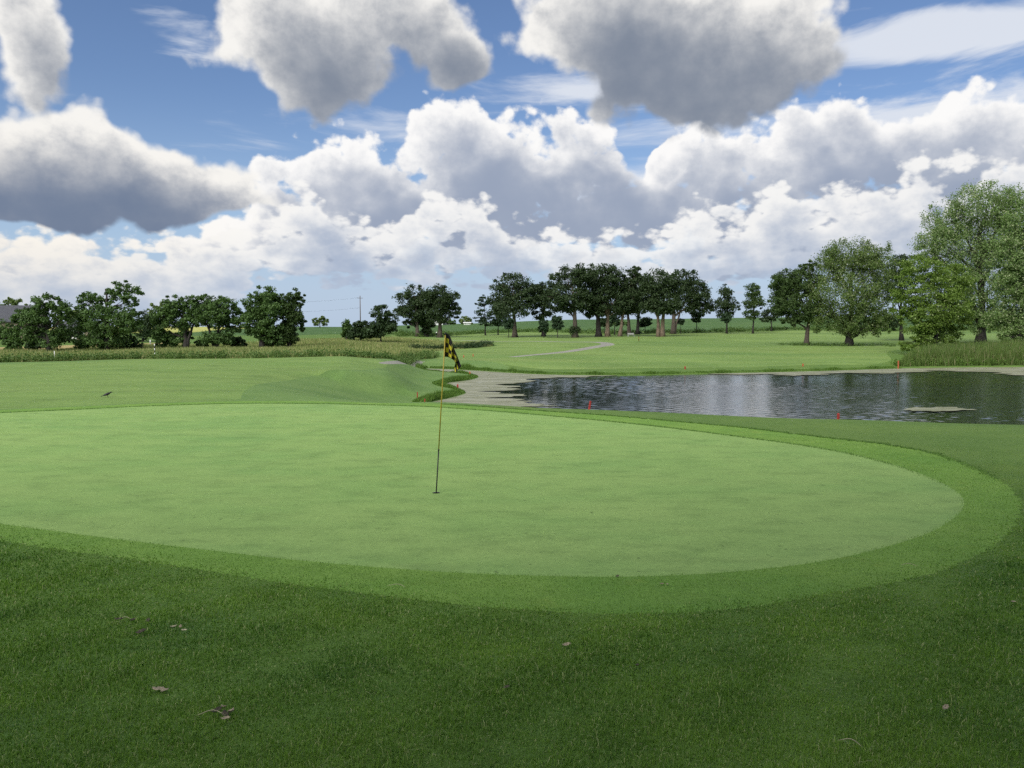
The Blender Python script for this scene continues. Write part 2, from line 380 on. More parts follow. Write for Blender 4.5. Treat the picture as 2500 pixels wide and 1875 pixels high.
def turf(name, c1, c2, c3=None, mottle=None, far=None, fine2=20.0, patch=0.5, fine=90.0, mow=None, bstr=0.4, grain=0.3, dry=None, specks=None):
    """mown grass: two greens in patches, fine blade grain, mower streaks, a few dry spots"""
    m, t, b = mat(name); p = pos(t)
    f = n3(t, p, patch, 5.0, 0.6, dist=0.3).sstep(.33, .67)
    col = mixc(t, f, c1, c2)
    if c3 is not None: col = mixc(t, n3(t, p.vm('ADD', (31, 7, 0)), patch*.37, 4.0, .6).sstep(.50, .72), col, c3)
    if mow is not None:
        s = n3(t, p.vm('MULTIPLY', mow[0]), 1.0, 3.0, .6).sstep(.35, .65)
        col = mixc(t, s*mow[1], col, mow[2])
    if dry is not None: col = mixc(t, n3(t, p.vm('ADD', (3, 71, 0)), dry[0], 4.0, .65).sstep(dry[1], dry[1]+.12)*dry[2], col, dry[3])
    if mottle is not None:               # (scale, strength): small darker and lighter spots, drawn out a little
        q = n3(t, p.vm('MULTIPLY', (mottle[0]*.6, mottle[0], 1)), 1.0, 6.0, .65)
        col = mixc(t, q.sstep(.45, .72)*mottle[1], col, tuple(k*.62 for k in c1)); col = mixc(t, q.sstep(.48, .25)*mottle[1]*.7, col, tuple(min(1, k*1.22) for k in c2))
    if far is not None:                  # mown lower towards the pond
        sy = t.nodes.new('ShaderNodeSeparateXYZ'); t.links.new(p.o, sy.inputs[0])
        w = (X(t, sy.outputs[1])+n3(t, p, .5, 3.0, .6)*5.0).sstep(9.5, 19.0)
        col = mixc(t, w, col, mixc(t, f, far[0], far[1]))
    g2 = n3(t, p, fine2, 4.0, .78); col = mixc(t, g2.sstep(.42, .68)*.42, col, col.vm('MULTIPLY', (.66, .70, .62))); col = mixc(t, g2.sstep(.46, .28)*.35, col, col.vm('MULTIPLY', (1.22, 1.18, 1.15)))
    g = n3(t, p, fine, 3.0, .7)
    col = mixc(t, g.sstep(.35, .7)*grain, col, tuple(k*.45 for k in c1))
    if specks is not None: col = mixc(t, n3(t, p.vm('MULTIPLY', (1, 1, 1)), specks[0], 2.0, .5).sstep(specks[1], specks[1]+.05)*.6, col, tuple(k*.35 for k in c1))
    t.links.new(col.o, b.inputs['Base Color']); b.inputs['Roughness'].default_value = .85; b.inputs['Specular IOR Level'].default_value = .15
    bump(t, b, g+f*.5, bstr, .01)
    return m
def leafy(name, c1, c2, pale=None, trans=.25, rough=.55, clump=.6, spec=.25, cw=.75):
    """leaves: every leaf its own tint, larger clumps a little different, light through the blade"""
    m, t, b = mat(name); out = t.nodes['Material Output']
    g = t.nodes.new('ShaderNodeNewGeometry'); rnd = X(t, g.outputs['Random Per Island'])
    p = X(t, g.outputs['Position']); f = n3(t, p, clump, 3.0, .6)
    col = mixc(t, (rnd*.55+(f-.5)*cw+.225), c1, c2)
    if pale is not None: col = mixc(t, rnd.m('MULTIPLY', 7.31).m('FRACT').sstep(1-pale[1], 1.0-pale[1]*.6), col, pale[0])
    t.links.new(col.o, b.inputs['Base Color']); b.inputs['Roughness'].default_value = rough; b.inputs['Specular IOR Level'].default_value = spec
    tr = t.nodes.new('ShaderNodeBsdfTranslucent'); t.links.new(col.vm('MULTIPLY', (1.3, 1.5, .6)).o, tr.inputs[0])
    mx = t.nodes.new('ShaderNodeMixShader'); mx.inputs[0].default_value = trans
    t.links.new(b.outputs[0], mx.inputs[1]); t.links.new(tr.outputs[0], mx.inputs[2]); t.links.new(mx.outputs[0], out.inputs[0])
    return m
def bark(name, c):
    m, t, b = mat(name); v = pos(t, (1, 1, .25))
    f = n3(t, v, 5.0, 6.0, .65)
    col = mixc(t, f.sstep(.3, .7), tuple(k*.5 for k in c), tuple(k*1.35 for k in c))
    t.links.new(col.o, b.inputs['Base Color']); b.inputs['Roughness'].default_value = .9; bump(t, b, f, .8, .06); return m
M = {}
M['green'] = turf('green_turf', (0.2179, 0.363, 0.1033), (0.2574, 0.3922, 0.1174), (0.1855, 0.335, 0.0963), mottle=(2.6, .5), patch=.6, fine=240.0, fine2=16.0, bstr=.12, grain=.30, mow=((.12, .8, 1), .5, (0.2753, 0.4019, 0.1222)), specks=(9.0, .70))
M['collar'] = turf('collar_turf', (0.1566, 0.2944, 0.0511), (0.1963, 0.3319, 0.0637), (0.13, 0.2654, 0.0446), mottle=(4.0, .4), patch=.7, fine=130.0, fine2=26.0, grain=.4, dry=(1.2, .60, .4, (0.2522, 0.3383, 0.0637)))
M['rough'] = turf('rough_turf', (0.0975, 0.1883, 0.0339), (0.1282, 0.2279, 0.0421), (0.0872, 0.1734, 0.0421), mottle=(3.0, .4), far=((0.1107, 0.1883, 0.0405), (0.1435, 0.223, 0.0502)), patch=1.1, fine=60.0, fine2=30.0, bstr=.7, grain=.45, dry=(1.6, .63, .35, (0.2052, 0.2379, 0.0566)))
M['bank'] = turf('bank_turf', (0.0921, 0.1843, 0.0336), (0.1212, 0.2231, 0.0416), (0.0825, 0.1697, 0.0416), mottle=(.9, .5), far=((0.1048, 0.1843, 0.04), (0.1358, 0.2182, 0.0496)), patch=.35, fine=30.0, fine2=5.0, grain=.35)
M['slope'] = turf('slope_turf', (0.0967, 0.1935, 0.0336), (0.1273, 0.2343, 0.0416), (0.0866, 0.1782, 0.0416), mottle=(.9, .5), far=((0.1281, 0.2226, 0.062), (0.1628, 0.2583, 0.076)), patch=.35, fine=30.0, mow=((.05, .4, 1), .5, (0.168, 0.2625, 0.08)), fine2=5.0, grain=.35)
M['fairway'] = turf('fairway_turf', (0.1596, 0.2616, 0.0654), (0.1905, 0.2879, 0.0768), (0.1338, 0.2392, 0.0554), mottle=(.6, .5), patch=.16, fine=30.0, fine2=4.0, grain=.3, mow=((.05, .45, 1), .55, (0.2059, 0.2976, 0.0846)), dry=(.35, .66, .3, (0.2471, 0.2636, 0.0768)))
M['far_fairway'] = turf('far_fairway_turf', (0.1456, 0.2413, 0.0607), (0.196, 0.2964, 0.0782), (0.112, 0.2028, 0.0506), mottle=(.16, .5), patch=.06, fine=12.0, fine2=1.6, grain=.25, mow=((.014, .22, 1), .7, (0.224, 0.3016, 0.0874)), dry=(.10, .64, .35, (0.28, 0.2808, 0.1012)))
M['meadow'] = turf('meadow_soil', (0.1424, 0.1929, 0.0473), (0.2458, 0.2619, 0.0803), (0.1101, 0.1861, 0.0425), patch=.09, fine=6.0, fine2=2.0, grain=.5)
M['field'] = turf('soybean_field', (0.0619, 0.1313, 0.041), (0.0825, 0.1625, 0.0454), (0.1031, 0.1875, 0.0486), mottle=(.10, .4), patch=.03, fine=1.2, fine2=.6, grain=.5, mow=((.01, .12, 1), .4, (0.1169, 0.1875, 0.0486)))
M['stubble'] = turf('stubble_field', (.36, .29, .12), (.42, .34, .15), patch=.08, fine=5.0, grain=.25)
M['sunfield'] = turf('sun_tinted_field', (.38, .40, .10), (.46, .46, .14), patch=.05, fine=3.0, grain=.2)  # patches of sun on the far land, put into a yellower field colour
M['path'] = turf('gravel_path', (.26, .255, .22), (.33, .32, .275), patch=.5, fine=9.0, grain=.3)
WROUGH, WBUMP = .10, .02
def water_mat():
    m, t, b = mat('pond_water'); p = pos(t)
    b.inputs['Base Color'].default_value = (.010, .016, .014, 1); b.inputs['Roughness'].default_value = .03; b.inputs['IOR'].default_value = 2.6
    # breeze: ruffled in the open, calm under the left bank
    wind = n3(t, p.vm('MULTIPLY', (.05, .09, 1)), 1.0, 3.0, .55)
    sx = t.nodes.new('ShaderNodeSeparateXYZ'); t.links.new(p.o, sx.inputs[0])
    open_ = X(t, sx.outputs[0]).sstep(-1.0, 12.0)
    amp = (wind.sstep(.30, .62, .45, 1.0))*(open_*.9+.10)
    t.links.new((amp*WROUGH+.03).o, b.inputs['Roughness'])
    r1 = n3(t, p.vm('MULTIPLY', (1.3, 2.4, 1)), 1.0, 3.0, .6, dist=.4)
    r2 = n3(t, p.vm('MULTIPLY', (3.5, 7.0, 1)), 1.0, 2.0, .5)
    bump(t, b, (r1*.5+r2*.5)*amp, 1.0, WBUMP)
    return m
M['water'] = water_mat()
def algae_mat():
    m, t, b = mat('pond_algae'); p = pos(t)
    f = n3(t, p.vm('MULTIPLY', (.35, .8, 1)), 1.0, 5.0, .65)
    col = mixc(t, f.sstep(.35, .65), (.165, .172, .085), (.275, .275, .185))
    col = mixc(t, n3(t, p.vm('MULTIPLY', (.7, 2.2, 1)), 1.0, 4.0, .6).sstep(.60, .70), col, (.42, .43, .40))
    t.links.new(col.o, b.inputs['Base Color']); b.inputs['Roughness'].default_value = .55; bump(t, b, n3(t, p, 5.0, 4.0, .6), .35, .02)
    return m
M['algae'] = algae_mat()
M['oak'] = leafy('oak_leaves', (0.0238, 0.0449, 0.0169), (0.0449, 0.0739, 0.0242), trans=.12)
M['willow'] = leafy('hedgerow_leaves', (0.0539, 0.1037, 0.0301), (0.0995, 0.1755, 0.0436), trans=.18)
M['conifer'] = leafy('young_tree_leaves', (.024, .050, .024), (.042, .078, .034), trans=.15)
M['maple'] = leafy('silver_maple_leaves', (0.0663, 0.1143, 0.0305), (0.1381, 0.2018, 0.0525), pale=((0.271, 0.3119, 0.1646), .16), trans=.25)
M['cotton'] = leafy('cottonwood_leaves', (0.0969, 0.162, 0.051), (0.1832, 0.2764, 0.0869), pale=((0.332, 0.3763, 0.2125), .22), trans=.25)
M['lime'] = leafy('bright_bank_tree_leaves', (0.0866, 0.1499, 0.0248), (0.166, 0.2521, 0.0447), pale=((0.3751, 0.4497, 0.1987), .07), trans=.3)
M['olive'] = leafy('linden_leaves', (0.036, 0.0672, 0.0192), (0.066, 0.1104, 0.0288), trans=.2)
M['pale'] = leafy('far_sunlit_leaves', (.10, .15, .045), (.17, .23, .07), trans=.2)  # sunlight on the far trees is put into this paler leaf colour
M['shrub'] = leafy('shrub_leaves', (.022, .045, .016), (.038, .070, .022), trans=.15)
M['blade'] = leafy('rough_grass_blades', (0.0679, 0.1566, 0.024), (0.194, 0.3276, 0.0498), pale=((0.3687, 0.4179, 0.1883), .12), trans=.25, clump=1.0, cw=2.3)
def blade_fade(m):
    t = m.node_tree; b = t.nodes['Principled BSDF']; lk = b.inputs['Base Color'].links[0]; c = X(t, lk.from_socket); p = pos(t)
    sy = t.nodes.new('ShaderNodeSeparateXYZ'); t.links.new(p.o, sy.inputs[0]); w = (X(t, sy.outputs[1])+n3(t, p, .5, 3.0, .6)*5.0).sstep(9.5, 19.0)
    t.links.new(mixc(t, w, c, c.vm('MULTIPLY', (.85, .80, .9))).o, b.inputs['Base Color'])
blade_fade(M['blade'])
M['lip'] = leafy('lip_grass_blades', (.085, .165, .038), (.120, .215, .052), trans=.2, clump=1.0)
M['collar_blade'] = leafy('collar_grass_blades', (0.1244, 0.2381, 0.0446), (0.1953, 0.3322, 0.0711), trans=.25, clump=1.0)
M['meadow_blade'] = leafy('meadow_grass', (0.1142, 0.1746, 0.0476), (0.2804, 0.3069, 0.1142), pale=((0.4361, 0.3916, 0.1999), .16), trans=.2, clump=.12)
M['weed'] = leafy('weedy_edge_leaves', (.060, .115, .028), (.120, .195, .048), trans=.2, clump=.3)
M['reed'] = leafy('reed_leaves', (.055, .100, .022), (.135, .200, .048), pale=((.26, .24, .13), .10), trans=.25, clump=.3)
M['bank_grass'] = leafy('shore_grass', (.055, .115, .018), (.120, .215, .035), trans=.25, clump=.5)
M['bench'] = plain('weathered_bench', (.42, .42, .40), .7)
M['bark'] = bark('bark', (.085, .068, .052)); M['bark_pale'] = bark('pale_bark', (.17, .125, .088)); M['bark_dark'] = bark('dark_bark', (.030, .026, .022))  # bark_pale is a lighter brown bark for a few oaks
M['red'] = plain('red_paint', (.32, .040, .035), .5); M['orange'] = plain('faded_orange_paint', (.40, .11, .05), .6)
M['black'] = plain('black_paint', (.010, .010, .011), .4, .1); M['yellow'] = plain('yellow_paint', (.34, .27, .035), .4, .1); M['white'] = plain('white_paint', (.75, .75, .73), .5, .06)
M['flag_black'] = plain('black_flag_cloth', (.010, .010, .013), .7, .2, 40.0); M['flag_yellow'] = plain('yellow_flag_cloth', (.50, .45, .030), .7, .08, 40.0)
M['roof'] = plain('grey_roof_shingles', (.075, .078, .09), .8); M['wall'] = plain('tan_siding', (.22, .18, .13), .8); M['glass'] = plain('dark_window_glass', (.02, .025, .03), .15)
M['metal'] = plain('grey_metal', (.35, .36, .37), .45, .1); M['pole'] = plain('weathered_pole_wood', (.13, .10, .085), .9)
M['dead'] = plain('dead_leaf', (.32, .27, .185), .8, .35, 60.0); M['dead_dark'] = plain('dark_dead_leaf', (.075, .066, .046), .8, .4, 60.0); M['straw'] = plain('dry_straw', (.40, .37, .24), .8, .2, 60.0)
M['bird'] = plain('black_feathers', (.012, .012, .016), .45)
M['cup'] = plain('hole_liner', (.02, .018, .015), .8)
# ================================================================ ground
from mathutils.geometry import delaunay_2d_cdt
HOLE = hits([(1065, 1203)])[0]; CUP_R = .054
GREEN = area_px([(-420, 1045), (-150, 1018), (0, 1008), (200, 999), (400, 990), (600, 985), (800, 986), (1000, 991), (1200, 1003), (1400, 1020), (1600, 1040), (1800, 1065), (2000, 1093), (2150, 1125),
    (2270, 1165), (2335, 1200), (2353, 1225), (2340, 1255), (2280, 1295), (2180, 1330), (2050, 1362), (1900, 1385), (1700, 1402), (1500, 1408), (1300, 1405), (1100, 1397), (900, 1383), (700, 1365), (500, 1342),
    (300, 1318), (100, 1292), (-150, 1255), (-420, 1190), (-560, 1110)])
COLLAR = area_px([(-520, 1040), (-150, 1011), (0, 1001), (200, 992), (400, 984), (600, 979), (800, 980), (1000, 984), (1200, 994), (1400, 1008), (1600, 1024), (1800, 1042), (2000, 1066), (2150, 1083),
    (2280, 1106), (2380, 1140), (2440, 1172), (2478, 1205), (2492, 1240), (2475, 1285), (2420, 1335), (2320, 1385), (2200, 1418), (2040, 1445), (1880, 1475), (1700, 1494), (1500, 1499), (1300, 1490), (1100, 1473), (900, 1450), (700, 1425),
    (500, 1392), (300, 1362), (100, 1335), (-150, 1292), (-450, 1215), (-650, 1110)])
FAIR = area_px([(-500, 1012), (-150, 1008), (0, 999), (200, 990), (400, 982), (570, 977), (590, 965), (600, 952), (650, 935), (760, 918), (880, 903), (945, 893), (925, 880), (880, 871), (700, 868), (500, 873), (300, 879), (100, 886), (-150, 896), (-500, 905)])
FARFAIR = np.array([(t*d, d) for t, d in [(-.095, 86), (-.04, 82), (.0, 77), (.06, 73), (.2, 74), (.36, 79), (.47, 84), (.48, 110), (.62, 118), (1.0, 135), (1.0, 230), (.62, 205), (.35, 215), (.22, 205), (.12, 205), (.02, 232), (-.06, 215), (-.10, 197), (-.15, 182), (-.13, 160), (-.085, 150), (-.02, 128), (-.05, 115), (-.10, 100)]])
FARFAIR = spline(FARFAIR, 6)
MEADOW = spline(np.array([(t*d, d) for t, d in [(-1.0, 60), (-.64, 56), (-.45, 62), (-.3, 65), (-.2, 67), (-.15, 72), (-.115, 84), (-.095, 88), (-.10, 100), (-.055, 116), (-.025, 127), (-.09, 149), (-.135, 158), (-.2, 150), (-.3, 128), (-.45, 118), (-.64, 100), (-1.0, 100)]]), 6)
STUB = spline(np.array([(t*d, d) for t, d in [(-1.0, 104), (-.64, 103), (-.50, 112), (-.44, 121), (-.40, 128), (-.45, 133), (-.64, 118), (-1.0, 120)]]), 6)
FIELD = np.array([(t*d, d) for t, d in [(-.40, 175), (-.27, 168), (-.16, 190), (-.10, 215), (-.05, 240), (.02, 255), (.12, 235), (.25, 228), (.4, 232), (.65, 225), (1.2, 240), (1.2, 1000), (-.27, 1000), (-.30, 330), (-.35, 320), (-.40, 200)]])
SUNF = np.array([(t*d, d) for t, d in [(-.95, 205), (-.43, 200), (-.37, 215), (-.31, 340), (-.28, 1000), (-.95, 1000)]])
def ribbon(P, w):
    P = np.asarray(P); T = np.gradient(P, axis=0); T /= np.linalg.norm(T, axis=1)[:, None]; N = np.c_[-T[:, 1], T[:, 0]]; w = np.broadcast_to(w, (len(P),))[:, None]/2
    return np.concatenate([P+N*w, (P-N*w)[::-1]])
PATH_C = spline(np.array([(t*d, d) for t, d in [(.0, 88.5), (.042, 97), (.075, 106), (.103, 117), (.119, 127), (.116, 136), (.098, 142), (.07, 146), (.02, 149), (-.03, 153), (-.08, 158), (-.125, 166)]]), 6, closed=False)
PATH_W = np.interp(np.linspace(0, 1, len(PATH_C)), [0, .15, .4, .6, 1], [1.0, 1.9, 2.2, 2.2, 1.8])
PATH = ribbon(PATH_C, PATH_W)
STUB_PATH = spline(hits([(925, 885), (960, 881), (1000, 881), (1035, 884), (1030, 888), (985, 889), (945, 889)])[:, :2], 4)
def jag(P, a, seed):
    r = np.random.default_rng(seed); Q = spline(P, 5); d = np.hypot(Q[:, 0], Q[:, 1])
    return Q+r.normal(0, 1, Q.shape)*(a*np.clip(d/7, .6, 2))[:, None]
GREEN0, COLLAR0 = GREEN, COLLAR
GREEN, COLLAR = jag(GREEN, .002, 3), jag(COLLAR, .016, 4)
def build_ground():
    azs = np.concatenate([np.radians(np.arange(-180, -48, 7.0)), np.radians(np.arange(-46, 46.01, .5)), np.radians(np.arange(53, 180, 7.0))])
    rs = .7*1.036**np.arange(0, 246)
    rs = rs[rs < 4200]
    g = [(r*math.sin(a), r*math.cos(a)) for r in rs for a in azs]
    loops = [GREEN, COLLAR, FAIR, FARFAIR, MEADOW, STUB, FIELD, SUNF, PATH, STUB_PATH, POND]
    th = np.arange(24)*2*math.pi/24
    cup = np.c_[HOLE[0]+CUP_R*np.cos(th), HOLE[1]+CUP_R*np.sin(th)]
    loops.append(cup)
    ring = np.c_[HOLE[0]+.25*np.cos(th), HOLE[1]+.25*np.sin(th)]
    extra = []
    T = np.gradient(POND, axis=0); N = np.c_[-T[:, 1], T[:, 0]]; N /= np.linalg.norm(N, axis=1)[:, None]
    for o in (-2.2, -1.0, -.45, .45, 1.0, 2.0, 3.5, 5.5, 7.5): extra.append(POND+N*o)
    pts = np.concatenate([np.array(g)]+extra+[ring]); edges = []; n = len(pts); allp = [pts]
    for L in loops:
        edges += [(n+i, n+(i+1) % len(L)) for i in range(len(L))]; allp.append(L); n += len(L)
    P = np.concatenate(allp)
    v, e, f, *_ = delaunay_2d_cdt([Vector(p) for p in P.tolist()], edges, [], 0, 1e-4)
    V = np.array([(q.x, q.y) for q in v]); Fc = np.array(f); Z = height(V[:, 0], V[:, 1])
    V3 = np.c_[V, Z]; c = V[Fc].mean(1)
    a = V[Fc]; area2 = (a[:, 1, 0]-a[:, 0, 0])*(a[:, 2, 1]-a[:, 0, 1])-(a[:, 2, 0]-a[:, 0, 0])*(a[:, 1, 1]-a[:, 0, 1])
    Fc[area2 < 0] = Fc[area2 < 0][:, ::-1]
    reg = np.zeros(len(Fc), int)
    r_ = np.hypot(c[:, 0], c[:, 1])
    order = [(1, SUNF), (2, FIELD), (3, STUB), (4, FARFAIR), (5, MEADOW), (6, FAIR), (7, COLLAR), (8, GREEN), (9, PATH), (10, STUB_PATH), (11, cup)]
    bank = (c[:, 1] > 13) & (r_ < 175)
    reg[bank] = 12
    reg[bank & (c[:, 0] < -.5) & (c[:, 1] > 20) & (c[:, 1] < 90)] = 13
    for k, poly in order: reg[inside(np.asarray(poly), c[:, 0], c[:, 1])] = k
    names = {0: ('ground', 'rough'), 1: ('sun_tinted_field', 'sunfield'), 2: ('soybean_field', 'field'), 3: ('stubble_field', 'stubble'), 4: ('far_fairway', 'far_fairway'), 5: ('meadow', 'meadow'),
             6: ('fairway', 'fairway'), 7: ('green_collar', 'collar'), 8: ('putting_green', 'green'), 9: ('cart_path', 'path'), 10: ('path_end', 'path'), 12: ('mown_bank', 'bank'), 13: ('mown_slope', 'slope')}
    lab = {0: 'dark green rough grass around the camera and beyond', 1: 'far field behind the left trees, painted pale yellow as if sunlit', 2: 'dark green soybean field rising to the horizon', 3: 'golden stubble strip behind the left trees',
           4: 'mown fairway across the pond under the oaks', 5: 'ground of the tall grass meadow beyond the fairway', 6: 'mown fairway behind the putting green at left', 7: 'band of fringe grass around the putting green',
           8: 'smooth pale putting green with the flag', 9: 'grey cart path curving below the oaks', 10: 'bare grey end of path beside the creek bushes', 12: 'mown grass banks around the pond', 13: 'mown slope falling from the left fairway to the pond arm'}
    for k, (nm, mt) in names.items():
        ff = Fc[reg == k]
        if len(ff) == 0: continue
        u, inv = np.unique(ff, return_inverse=True)
        vv = V3[u].copy()
        o = mesh_obj(nm, vv, inv.reshape(-1, 3), M[mt], smooth=True); tag(o, lab[k], kind='structure')
build_ground()
# ---------------------------------------------------------------- pond
def sheet(name, poly, z, m, step=1.2, fn=None):
    g = []
    x0, y0 = poly.min(0); x1, y1 = poly.max(0)
    xs, ys = np.meshgrid(np.arange(x0, x1, step), np.arange(y0, y1, step)); xs, ys = xs.ravel(), ys.ravel()
    xs = xs+R.uniform(-.2, .2, len(xs))*step; ys = ys+R.uniform(-.2, .2, len(ys))*step; k = inside(poly, xs, ys) & (((xs < 54) & (ys > 36)) | (step > .5) | (R.uniform(0, 1, len(xs)) < .03)); pts = np.concatenate([np.c_[xs[k], ys[k]], poly]); n0 = k.sum(); n = len(poly)
    v, e, f, *_ = delaunay_2d_cdt([Vector(p) for p in pts.tolist()], [(n0+i, n0+(i+1) % n) for i in range(n)], [], 1, 1e-4)
    V = np.array([(q.x, q.y, z) for q in v]); Fc = np.array(f); a = V[Fc]
    ar = (a[:, 1, 0]-a[:, 0, 0])*(a[:, 2, 1]-a[:, 0, 1])-(a[:, 2, 0]-a[:, 0, 0])*(a[:, 1, 1]-a[:, 0, 1]); Fc[ar < 0] = Fc[ar < 0][:, ::-1]
    if fn is not None: V = fn(V)
    return mesh_obj(name, V, Fc, m, smooth=fn is not None)
pc = POND.copy(); T = np.gradient(pc, axis=0); N = np.c_[T[:, 1], -T[:, 0]]; N /= np.linalg.norm(N, axis=1)[:, None]
def waves(V):
    """short wind waves, dying out under the left bank"""
    r = np.random.default_rng(8); x, y = V[:, 0], V[:, 1]; z = np.zeros(len(V))
    for k in range(18):
        lam = r.uniform(.30, .95); th = math.radians(-75+r.normal(0, 32)); q = 2*math.pi/lam
        z += WAVE*lam*np.sin(q*(x*math.cos(th)+y*math.sin(th))+r.uniform(0, 6.28)+.8*np.sin(x*.21+k)+.8*np.sin(y*.17+2*k))
    gust = .65+.35*np.sin(x*.13+y*.21+1)*np.sin(x*.07-y*.10)
    calm = np.clip((x+1.5)/9, 0, 1); e = np.clip(dist_to(POND, x, y)/1.5, 0, 1)
    V[:, 2] += z*gust*(.12+.88*calm*calm*(3-2*calm))*e; return V
WAVE = .0042
def water():
    poly = pc+N*.25; st = .135
    xs = np.arange(-12, 54, st); ys = np.arange(34, 84, st); nx, ny = len(xs), len(ys)
    gx, gy = np.meshgrid(xs, ys); V = np.c_[gx.ravel(), gy.ravel(), np.full(nx*ny, WATER)]
    i = (np.arange(ny-1)[:, None]*nx+np.arange(nx-1)[None, :]).ravel(); Fq = np.c_[i, i+1, i+nx+1, i+nx]
    ok = inside(poly, V[Fq].mean(1)[:, 0], V[Fq].mean(1)[:, 1]); Fq = Fq[ok]; u, inv = np.unique(Fq, return_inverse=True); V = V[u]; Fq = inv.reshape(-1, 4)
    V = waves(V); V[(V[:, 1] < 35) | (V[:, 0] > 53)] *= (1, 1, 0); V[:, 2] = np.where(V[:, 2] == 0, WATER, V[:, 2])
    # the unseen rest of the pond is one flat sheet beside it
    nv = len(V); W = np.array([(-12, 24, WATER), (70, 24, WATER), (70, 34, WATER), (-12, 34, WATER), (xs[-1], 34, WATER), (90, 34, WATER), (90, 90, WATER), (xs[-1], 90, WATER)])
    faces = [tuple(q) for q in Fq.tolist()]+[(nv, nv+1, nv+2, nv+3), (nv+4, nv+5, nv+6, nv+7)]
    return mesh_obj('pond_water', np.concatenate([V, W]), faces, M['water'], smooth=True)
o = water(); tag(o, 'dark rippled pond water reflecting the clouds', kind='structure')
def ragged(P, amp, k=10, seed=1, closed=True):
    """outline with bays and tongues"""
    r = np.random.default_rng(seed); P = spline(P, k, closed); n = len(P)
    ph = r.uniform(0, 6.28, (6, 2)); q = np.arange(n)/n*2*math.pi
    for j in range(6):
        fr = int(n/40*(j+1)*2.2)+3
        P[:, 0] += amp*1.6/(1+.35*j)*np.sin(fr*q+ph[j, 0])*r.uniform(.5, 1, n); P[:, 1] += amp*.6/(1+.35*j)*np.sin(fr*q*1.3+ph[j, 1])*r.uniform(.5, 1, n)
    return P
def wp(px, py, z=WATER):
    d = ray(px, py); s = (z-CAM.z)/d.z; return (d.x*s, d.y*s)
def algae(name, shore_pts, free_pts, amp, label, seed, z):
    free = ragged(np.array([wp(*q) for q in free_pts]), amp, 8, seed, closed=False)
    shore = np.array([wp(*q) for q in shore_pts])
    o = sheet(name, np.concatenate([shore, free]), WATER+z, M['algae'], 1.0); return tag(o, label, 'algae')
algae('algae_mat', [(1290, 998), (1120, 1003), (1000, 1000), (990, 978), (1060, 965), (1090, 950), (1060, 935), (1050, 915), (1080, 908), (1020, 900), (1010, 888), (1180, 897), (1320, 905), (1500, 912)],
      [(1500, 914), (1440, 921), (1340, 922), (1300, 930), (1270, 935), (1240, 945), (1275, 950), (1210, 955), (1270, 966), (1225, 972), (1290, 982), (1330, 990), (1290, 996)], .4, 'large beige algae mat filling the narrow left arm of the pond', 4, .022)
algae('algae_mat', [(1495, 906), (1700, 904), (1900, 898), (2100, 894), (2250, 888), (2520, 882), (2700, 880)],
      [(2700, 922), (2520, 918), (2440, 912), (2350, 907), (2260, 906), (2180, 913), (2080, 911), (2000, 915), (1940, 918), (1870, 914), (1780, 916), (1700, 912.5), (1600, 914), (1500, 912)], .5, 'long beige algae band along the far shore of the pond', 9, .035)
algae('algae_mat', [(2205, 1002), (2215, 999)], [(2230, 996), (2270, 997), (2300, 995), (2345, 998), (2375, 1002), (2330, 1005), (2290, 1006), (2240, 1005), (2210, 1003)], .16, 'small floating algae patch in open water at right', 12, .045)
# ================================================================ trees
def w_at(px, py, d):
    r = ray(px, py); k = d/r.y; return np.array((r.x*k, d, CAM.z+r.z*k))
def leaves(C, rc, per, size, rng, up=.35, out=None, flat=.65, droop=0.0):
    """leaf faces round clump centres C (n,3) with radii rc (n,)"""
    n = len(C); k = np.repeat(np.arange(n), per); m = len(k)
    off = rng.normal(0, .5, (m, 3)); L = np.linalg.norm(off, axis=1)[:, None]; off *= np.minimum(1, 1.1/np.maximum(L, 1e-6))
    off[:, 2] *= flat
    P = C[k]+off*rc[k][:, None]
    if droop: P[:, 2] -= droop*np.abs(rng.normal(0, 1, m))*rc[k]
    nrm = rng.normal(0, 1, (m, 3))*.8; nrm[:, 2] += up
    if out is not None: nrm += out[k]*.5
    nrm /= np.linalg.norm(nrm, axis=1)[:, None]
    a = rng.normal(0, 1, (m, 3)); a -= (a*nrm).sum(1)[:, None]*nrm; a /= np.linalg.norm(a, axis=1)[:, None]; b = np.cross(nrm, a)
    s = size*rng.uniform(.6, 1.35, m)[:, None]
    V = np.stack([P-a*s*.55, P+b*s*.34+nrm*s*.10, P+a*s*.55, P-b*s*.30+nrm*s*.10], 1).reshape(-1, 3)
    return V, np.arange(m*4).reshape(-1, 4)
